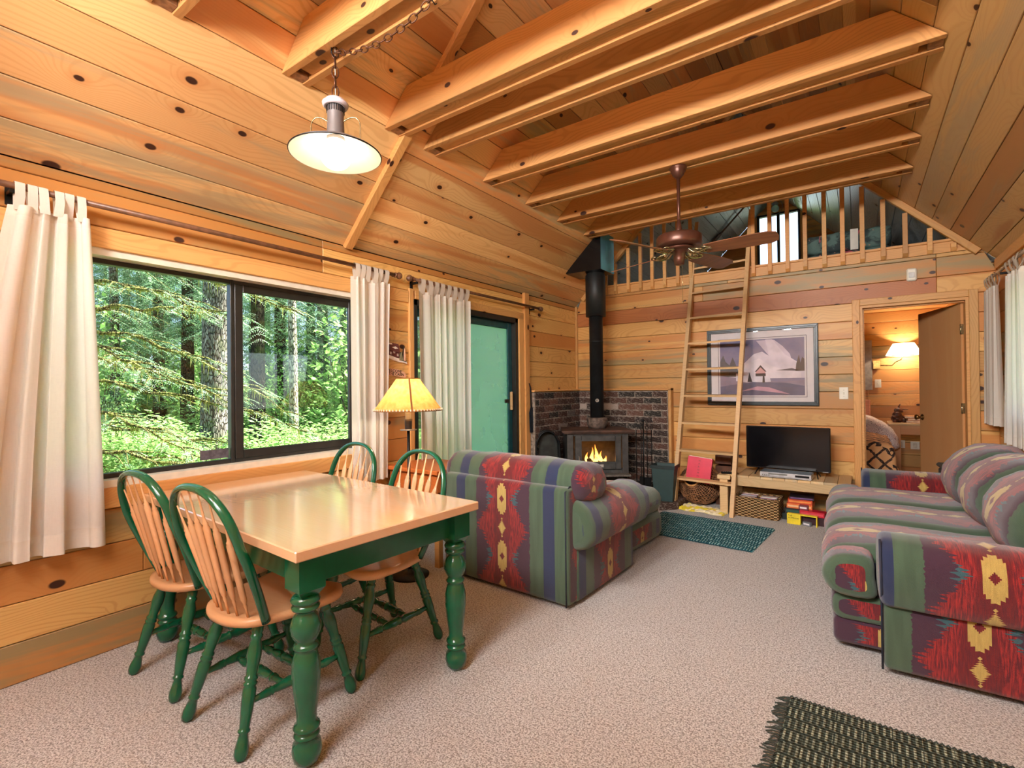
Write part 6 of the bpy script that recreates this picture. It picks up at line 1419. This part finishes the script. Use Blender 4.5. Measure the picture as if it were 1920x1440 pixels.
t = NT('forest_floor'); n = t.noise(t.coord(), 3, 5, .7); n2 = t.noise(t.coord(), 30, 3); c = t.mix(t.ss(n, .35, .6), lin(60, 50, 34), lin(96, 130, 58)); c = t.mix(t.ss(n2, .45, .7), c, lin(130, 168, 80)); t.bsdf(c, .95, 0, t.bump(n2, .8, .05)); tag(mb.build('ground', t.m), kind='structure')
mb = MB(); mb.box(XR+.3, -8, -.7, 14, 14, -.55); mb.box(-3, 9.6, -.7, XR+.3, 14, -.55); tag(mb.build('ground', t.m), kind='structure', label='forest ground on the far side of the house')
def gz(x, y):
    d = max(0, XL-.3-x); return -.55+.25*math.sin(x*.5)*math.sin(y*.4)*min(1, d/4)+max(0, d-14)*.10
rf = random.Random(21)
def spray(mb, p, d, L, w_, droop=.25, n=9):
    # a flat needle spray: small blades either side of a twig
    d = V(d).normalized(); up = V((0, 0, 1)); s_ = d.cross(up)
    if s_.length < .1: s_ = V((1, 0, 0))
    s_.normalize(); up2 = s_.cross(d)
    vs_, fs = [], []
    for k in range(n):
        t_ = (k+.5)/n; c = V(p)+d*L*t_-V((0, 0, 1))*droop*L*t_*t_; ww = w_*(1-t_*.75)
        for sg in (-1, 1):
            tip = c+s_*sg*ww+d*ww*.8-V((0, 0, 1))*ww*rf.uniform(.1, .5); b = len(vs_)
            e = d*L/n*.42
            vs_ += [tuple(c-e*.6), tuple(c+e*.6), tuple(tip)]; fs.append((b, b+1, b+2))
    mb.add(vs_, fs)
def leafcloud(n, rx, ry, rz_, size, seed, hollow=.35):
    rr = random.Random(seed); mb = MB(); vs_, fs = [], []
    for k in range(n):
        while True:
            p = V((rr.uniform(-1, 1), rr.uniform(-1, 1), rr.uniform(-1, 1)))
            if hollow < p.length < 1: break
        c = V((p.x*rx, p.y*ry, p.z*rz_)); a = rr.uniform(0, 6.28); tl = rr.uniform(-.9, .9); s_ = size*rr.uniform(.5, 1.2)
        u_ = V((math.cos(a), math.sin(a), tl*.5)).normalized()*s_; v_ = u_.cross(V((rr.uniform(-.5, .5), rr.uniform(-.5, .5), 1))).normalized()*s_*.55
        b = len(vs_); vs_ += [tuple(c-u_), tuple(c+v_), tuple(c+u_), tuple(c-v_)]; fs.append((b, b+1, b+2, b+3))
    mb.add(vs_, fs); return mb
def conifer_foliage(H, Rm, n, seed, base=.12, mat=NEED, w_=.16):
    rr = random.Random(seed); mb = MB()
    for k in range(n):
        t_ = base+(1-base)*rr.random()**.9; z = H*t_; r = Rm*(1-t_)**.75*rr.uniform(.75, 1.05)+.1; a = rr.uniform(0, 6.28); d = V((math.cos(a), math.sin(a), rr.uniform(-.28, .05)))
        m_ = max(3, int(r/.30))
        for j in range(m_):
            f = (j+.6)/m_; q = V((0, 0, z))+d*r*f; q.z -= .22*r*f*f
            for s_ in (-1, 1):
                d2 = V((math.cos(a+s_*rr.uniform(.5, 1.1)), math.sin(a+s_*rr.uniform(.5, 1.1)), -.25)); spray(mb, q, d2, .42*(1.2-f*.5), w_, .35, 6)
    return mb.mesh('foliage', mat)
CF = [conifer_foliage(11, 2.6, 230, 31), conifer_foliage(12, 2.2, 220, 32, mat=NEEDB), conifer_foliage(9, 2.8, 220, 33, base=.04, mat=NEED)]
def trunk_mesh(H, r0, mat, seed=0, seg=16, n=14):
    rr = random.Random(seed); mb = MB(); pts = []; rs = []
    for k in range(n+1):
        t_ = k/n; pts.append((.12*math.sin(t_*3+seed)*t_, .10*math.sin(t_*2.2+seed*2)*t_, H*t_)); rs.append(r0*(1-.62*t_)*(1+.35*max(0, .06-t_)/.06)*rr.uniform(.97, 1.03))
    mb.tube(pts, rs, seg); return mb.mesh('trunk', mat)
TR = [trunk_mesh(13, .20, BARKD, 1), trunk_mesh(13, .14, BARK, 2), trunk_mesh(10, .12, BARKL, 3)]
def tree(x, y, lb, tk, fk, s_=1.0, fz=0.0, grp='trees outside the window', rz=None):
    o = empty('conifer_tree', (x, y, gz(x, y)-.1), rf.uniform(0, 6.28) if rz is None else rz, lb, 'tree', grp); o.scale = (s_, s_, s_)
    link('trunk', TR[tk], o)
    if fk is not None: f = link('foliage', CF[fk], o); f.location = (0, 0, fz)
    return o
# the thick grey fir seen beside the window mullion, and the slim pale trunk in the right pane
o = empty('conifer_tree', (-11.9, 5.25, gz(-11.9, 5.25)-.1), .4, 'thick grey barked fir trunk just left of the window mullion', 'tree')
link('trunk', trunk_mesh(15, .30, BARK, 7, 22, 18), o); f = link('foliage', CF[1], o); f.location = (0, 0, 3.4)
o = empty('conifer_tree', (-10.3, 6.2, gz(-10.3, 6.2)-.1), .9, 'slim pale barked trunk in the right pane of the big window', 'tree')
link('trunk', trunk_mesh(13, .105, BARKL, 9, 14), o); f = link('foliage', CF[0], o); f.location = (0, 0, 4.6)
def rayxy(px, dep):   # plan position at an azimuth and depth outside the house
    r = (px-960)/926; return (dep*(.8182*r-.5748), dep*(.5748*r+.8182))
for px, dep, tk, fk, s_, fz, lb in ((350, 15, 0, 0, 1.0, 2.4, 'dark mossy trunk standing left of the thick grey fir'), (300, 19, 0, 2, 1.1, 1.6, 'short dark trunk low in the left window pane'), (482, 13, 0, 1, 1.0, 1.7, 'dark trunk at the left side of the right window pane'), (528, 16, 0, 0, 1.0, 2.2, 'dark trunk close behind the slim pale trunk'), (264, 22, 1, 1, 1.0, 1.0, 'thin trunk deep in the left window pane'),
        (600, 21, 1, 0, 1.1, 1.2, 'distant fir at the right end of the right window pane'), (215, 14, 1, 2, 1.0, 1.0, 'bushy fir behind the mossy branches at the left edge of the window'), (430, 24, 1, 0, 1.2, .4, 'distant fir behind the window mullion'), (900, 19, 0, 1, 1.2, .6, 'fir seen through the sliding glass door'), (820, 16, 1, 0, 1.1, .6, 'fir behind the slider curtain')):
    x, y = rayxy(px, dep); tree(x, y, lb, tk, fk, s_, fz)
for k in range(34):
    px = 60+k*29+rf.uniform(-12, 12); dep = rf.uniform(24, 44) if k % 2 else rf.uniform(20, 30)
    x, y = rayxy(px, dep); tree(x, y, 'dark background fir seen through the %s' % ('left pane of the big window' if px < 430 else ('right pane of the big window' if px < 700 else 'sliding glass door')), rf.choice((0, 1)), rf.choice((0, 1, 2)), rf.uniform(1.0, 1.6), rf.uniform(-.8, .4), 'background firs beyond the windows')
for k in range(2, 6):
    x, y = (-3.6+k*1.9, 15+rf.uniform(-1.2, 2.5)) if k < 5 else (5.5+rf.uniform(0, 2), 1+2.4*(k-5)); tree(x, y, 'fir on the far side of the house seen through the loft and side windows', rf.choice((0, 1)), rf.choice((0, 1, 2)), 1.0, 0.0, 'firs on the far side of the house')
# undergrowth
SM_ = [leafcloud(1500, 1.0, 1.0, .75, .062, 41, .2).mesh('foliage', LEAF), leafcloud(1500, 1.0, 1.0, .95, .070, 42, .2).mesh('foliage', VINE), leafcloud(1300, .9, .9, .6, .055, 43, .2).mesh('foliage', LEAF)]
stm = MB()
for k in range(7):
    a = 2*math.pi*k/7; stm.tube([(0, 0, -.9), (.25*math.cos(a), .25*math.sin(a), -.3), (.6*math.cos(a), .6*math.sin(a), .3)], [.02, .014, .006], 5)
STM = stm.mesh('stems', BARKD)
for k in range(110):
    px = 90+rf.random()*900; dep = 6.5+rf.random()**1.2*24
    x, y = rayxy(px, dep)
    if x > XL-2.0 or math.hypot(x+11.9, y-5.25) < 1.0: continue
    s_ = rf.uniform(.55, .95)*(1 if dep < 12 else 1.55)
    tall = rf.uniform(1.7, 2.6) if dep > 12.5 and rf.random() < .7 else 1.0
    o = empty('shrub', (x, y, gz(x, y)+.6*s_*tall), rf.uniform(0, 6.28), '%s green undergrowth bush seen through the %s' % (('low' if tall == 1 else 'tall') + (' near' if dep < 12 else ' distant'), 'left pane of the big window' if px < 430 else ('right pane of the big window' if px < 700 else 'sliding glass door')), 'shrub', 'undergrowth outside the windows'); o.scale = (s_, s_, s_*tall)
    link('foliage', SM_[k % 3], o); link('stems', STM, o)
# the near tree whose mossy boughs cross the left pane
x0, y0 = rayxy(70, 6.6)
MT = empty('mossy_hemlock', (x0, y0, gz(x0, y0)-.1), 0, 'near hemlock with long drooping mossy boughs across the left window pane', 'tree')
link('trunk', trunk_mesh(12, .17, BARKD, 5), MT)
BW_ = barkmat('moss_bark', (96, 92, 52), (150, 146, 84), (140, 140, 74), .8)
def bough(z, az, L, rise, droop, seed):
    rr = random.Random(seed); mb = MB(); P_ = []
    for k in range(15):
        t_ = k/14; P_.append(V((math.cos(az)*L*t_, math.sin(az)*L*t_, z+rise*L*t_-droop*L*t_*t_+.03*math.sin(k*1.7+seed))))
    for k in range(1, 14): P_[k] += V((rr.uniform(-.03, .03), rr.uniform(-.03, .03), rr.uniform(-.02, .02)))
    mb.tube(P_, [.030*(1-.8*k/14)*rr.uniform(.8, 1.3) for k in range(15)], 7)
    subs = []
    for k in range(3, 14):
        for s_ in (-1, 1):
            if rr.random() < .75:
                a2 = az+s_*rr.uniform(.5, 1.0); l2 = L*.30*(1-.5*k/14)*rr.uniform(.6, 1.2); q0 = P_[k]
                Q = [q0, q0+V((math.cos(a2)*l2*.5, math.sin(a2)*l2*.5, -.06*l2)), q0+V((math.cos(a2)*l2, math.sin(a2)*l2, -.30*l2))]
                mb.tube(Q, [.011, .008, .003], 5); subs.append((Q, a2))
    b = mb.build('bough', BW_, MT)
    mo = MB(); nd = MB()
    for k in range(1, 14):
        for _ in range(26):
            t_ = rr.random(); p = P_[k].lerp(P_[k-1], t_); a = rr.uniform(0, 6.28); l = rr.uniform(.015, .05) if rr.random() < .85 else rr.uniform(.08, .2); w2 = rr.uniform(.004, .012)
            o_ = V((math.cos(a)*.02, math.sin(a)*.02, -.01)); mo.add([tuple(p+o_), tuple(p+o_+V((w2, w2, .01))), tuple(p+o_*1.5-V((0, 0, l)))], [(0, 1, 2)])
    for Q, a2 in subs:
        for m_ in range(5):
            t_ = rr.random(); p = (Q[0].lerp(Q[1], t_*2) if t_ < .5 else Q[1].lerp(Q[2], t_*2-1)); a = a2+rr.uniform(-.8, .8)
            spray(nd, p, V((math.cos(a), math.sin(a), -.25)), rr.uniform(.12, .26), .045, .4, 8)
    tag(mo.build('moss', MOSS, b), kind='stuff'); tag(nd.build('needles', NEEDB, b), kind='stuff')
aim = math.atan2(.72, .69) 
for i, (z, da, L, rs_, dr) in enumerate(((3.6, .10, 3.4, .10, .32), (3.3, -.35, 2.9, .0, .22), (2.9, .15, 2.4, .12, .12), (2.75, .3, 3.2, -.05, .42), (2.3, -.2, 2.8, -.05, .22), (2.0, .12, 3.5, -.10, .16), (1.7, -.4, 2.6, -.10, .2), (1.45, .25, 3.0, -.14, .12), (1.1, -.1, 3.0, -.12, .10), (3.9, .5, 3.0, .0, .12), (2.5, -.6, 2.6, .0, .25), (4.2, -.1, 3.0, .05, .2))):
    bough(z, aim+da, L, rs_, dr, 60+i)
f = link('foliage', CF[1], MT); f.location = (0, 0, 4.4)
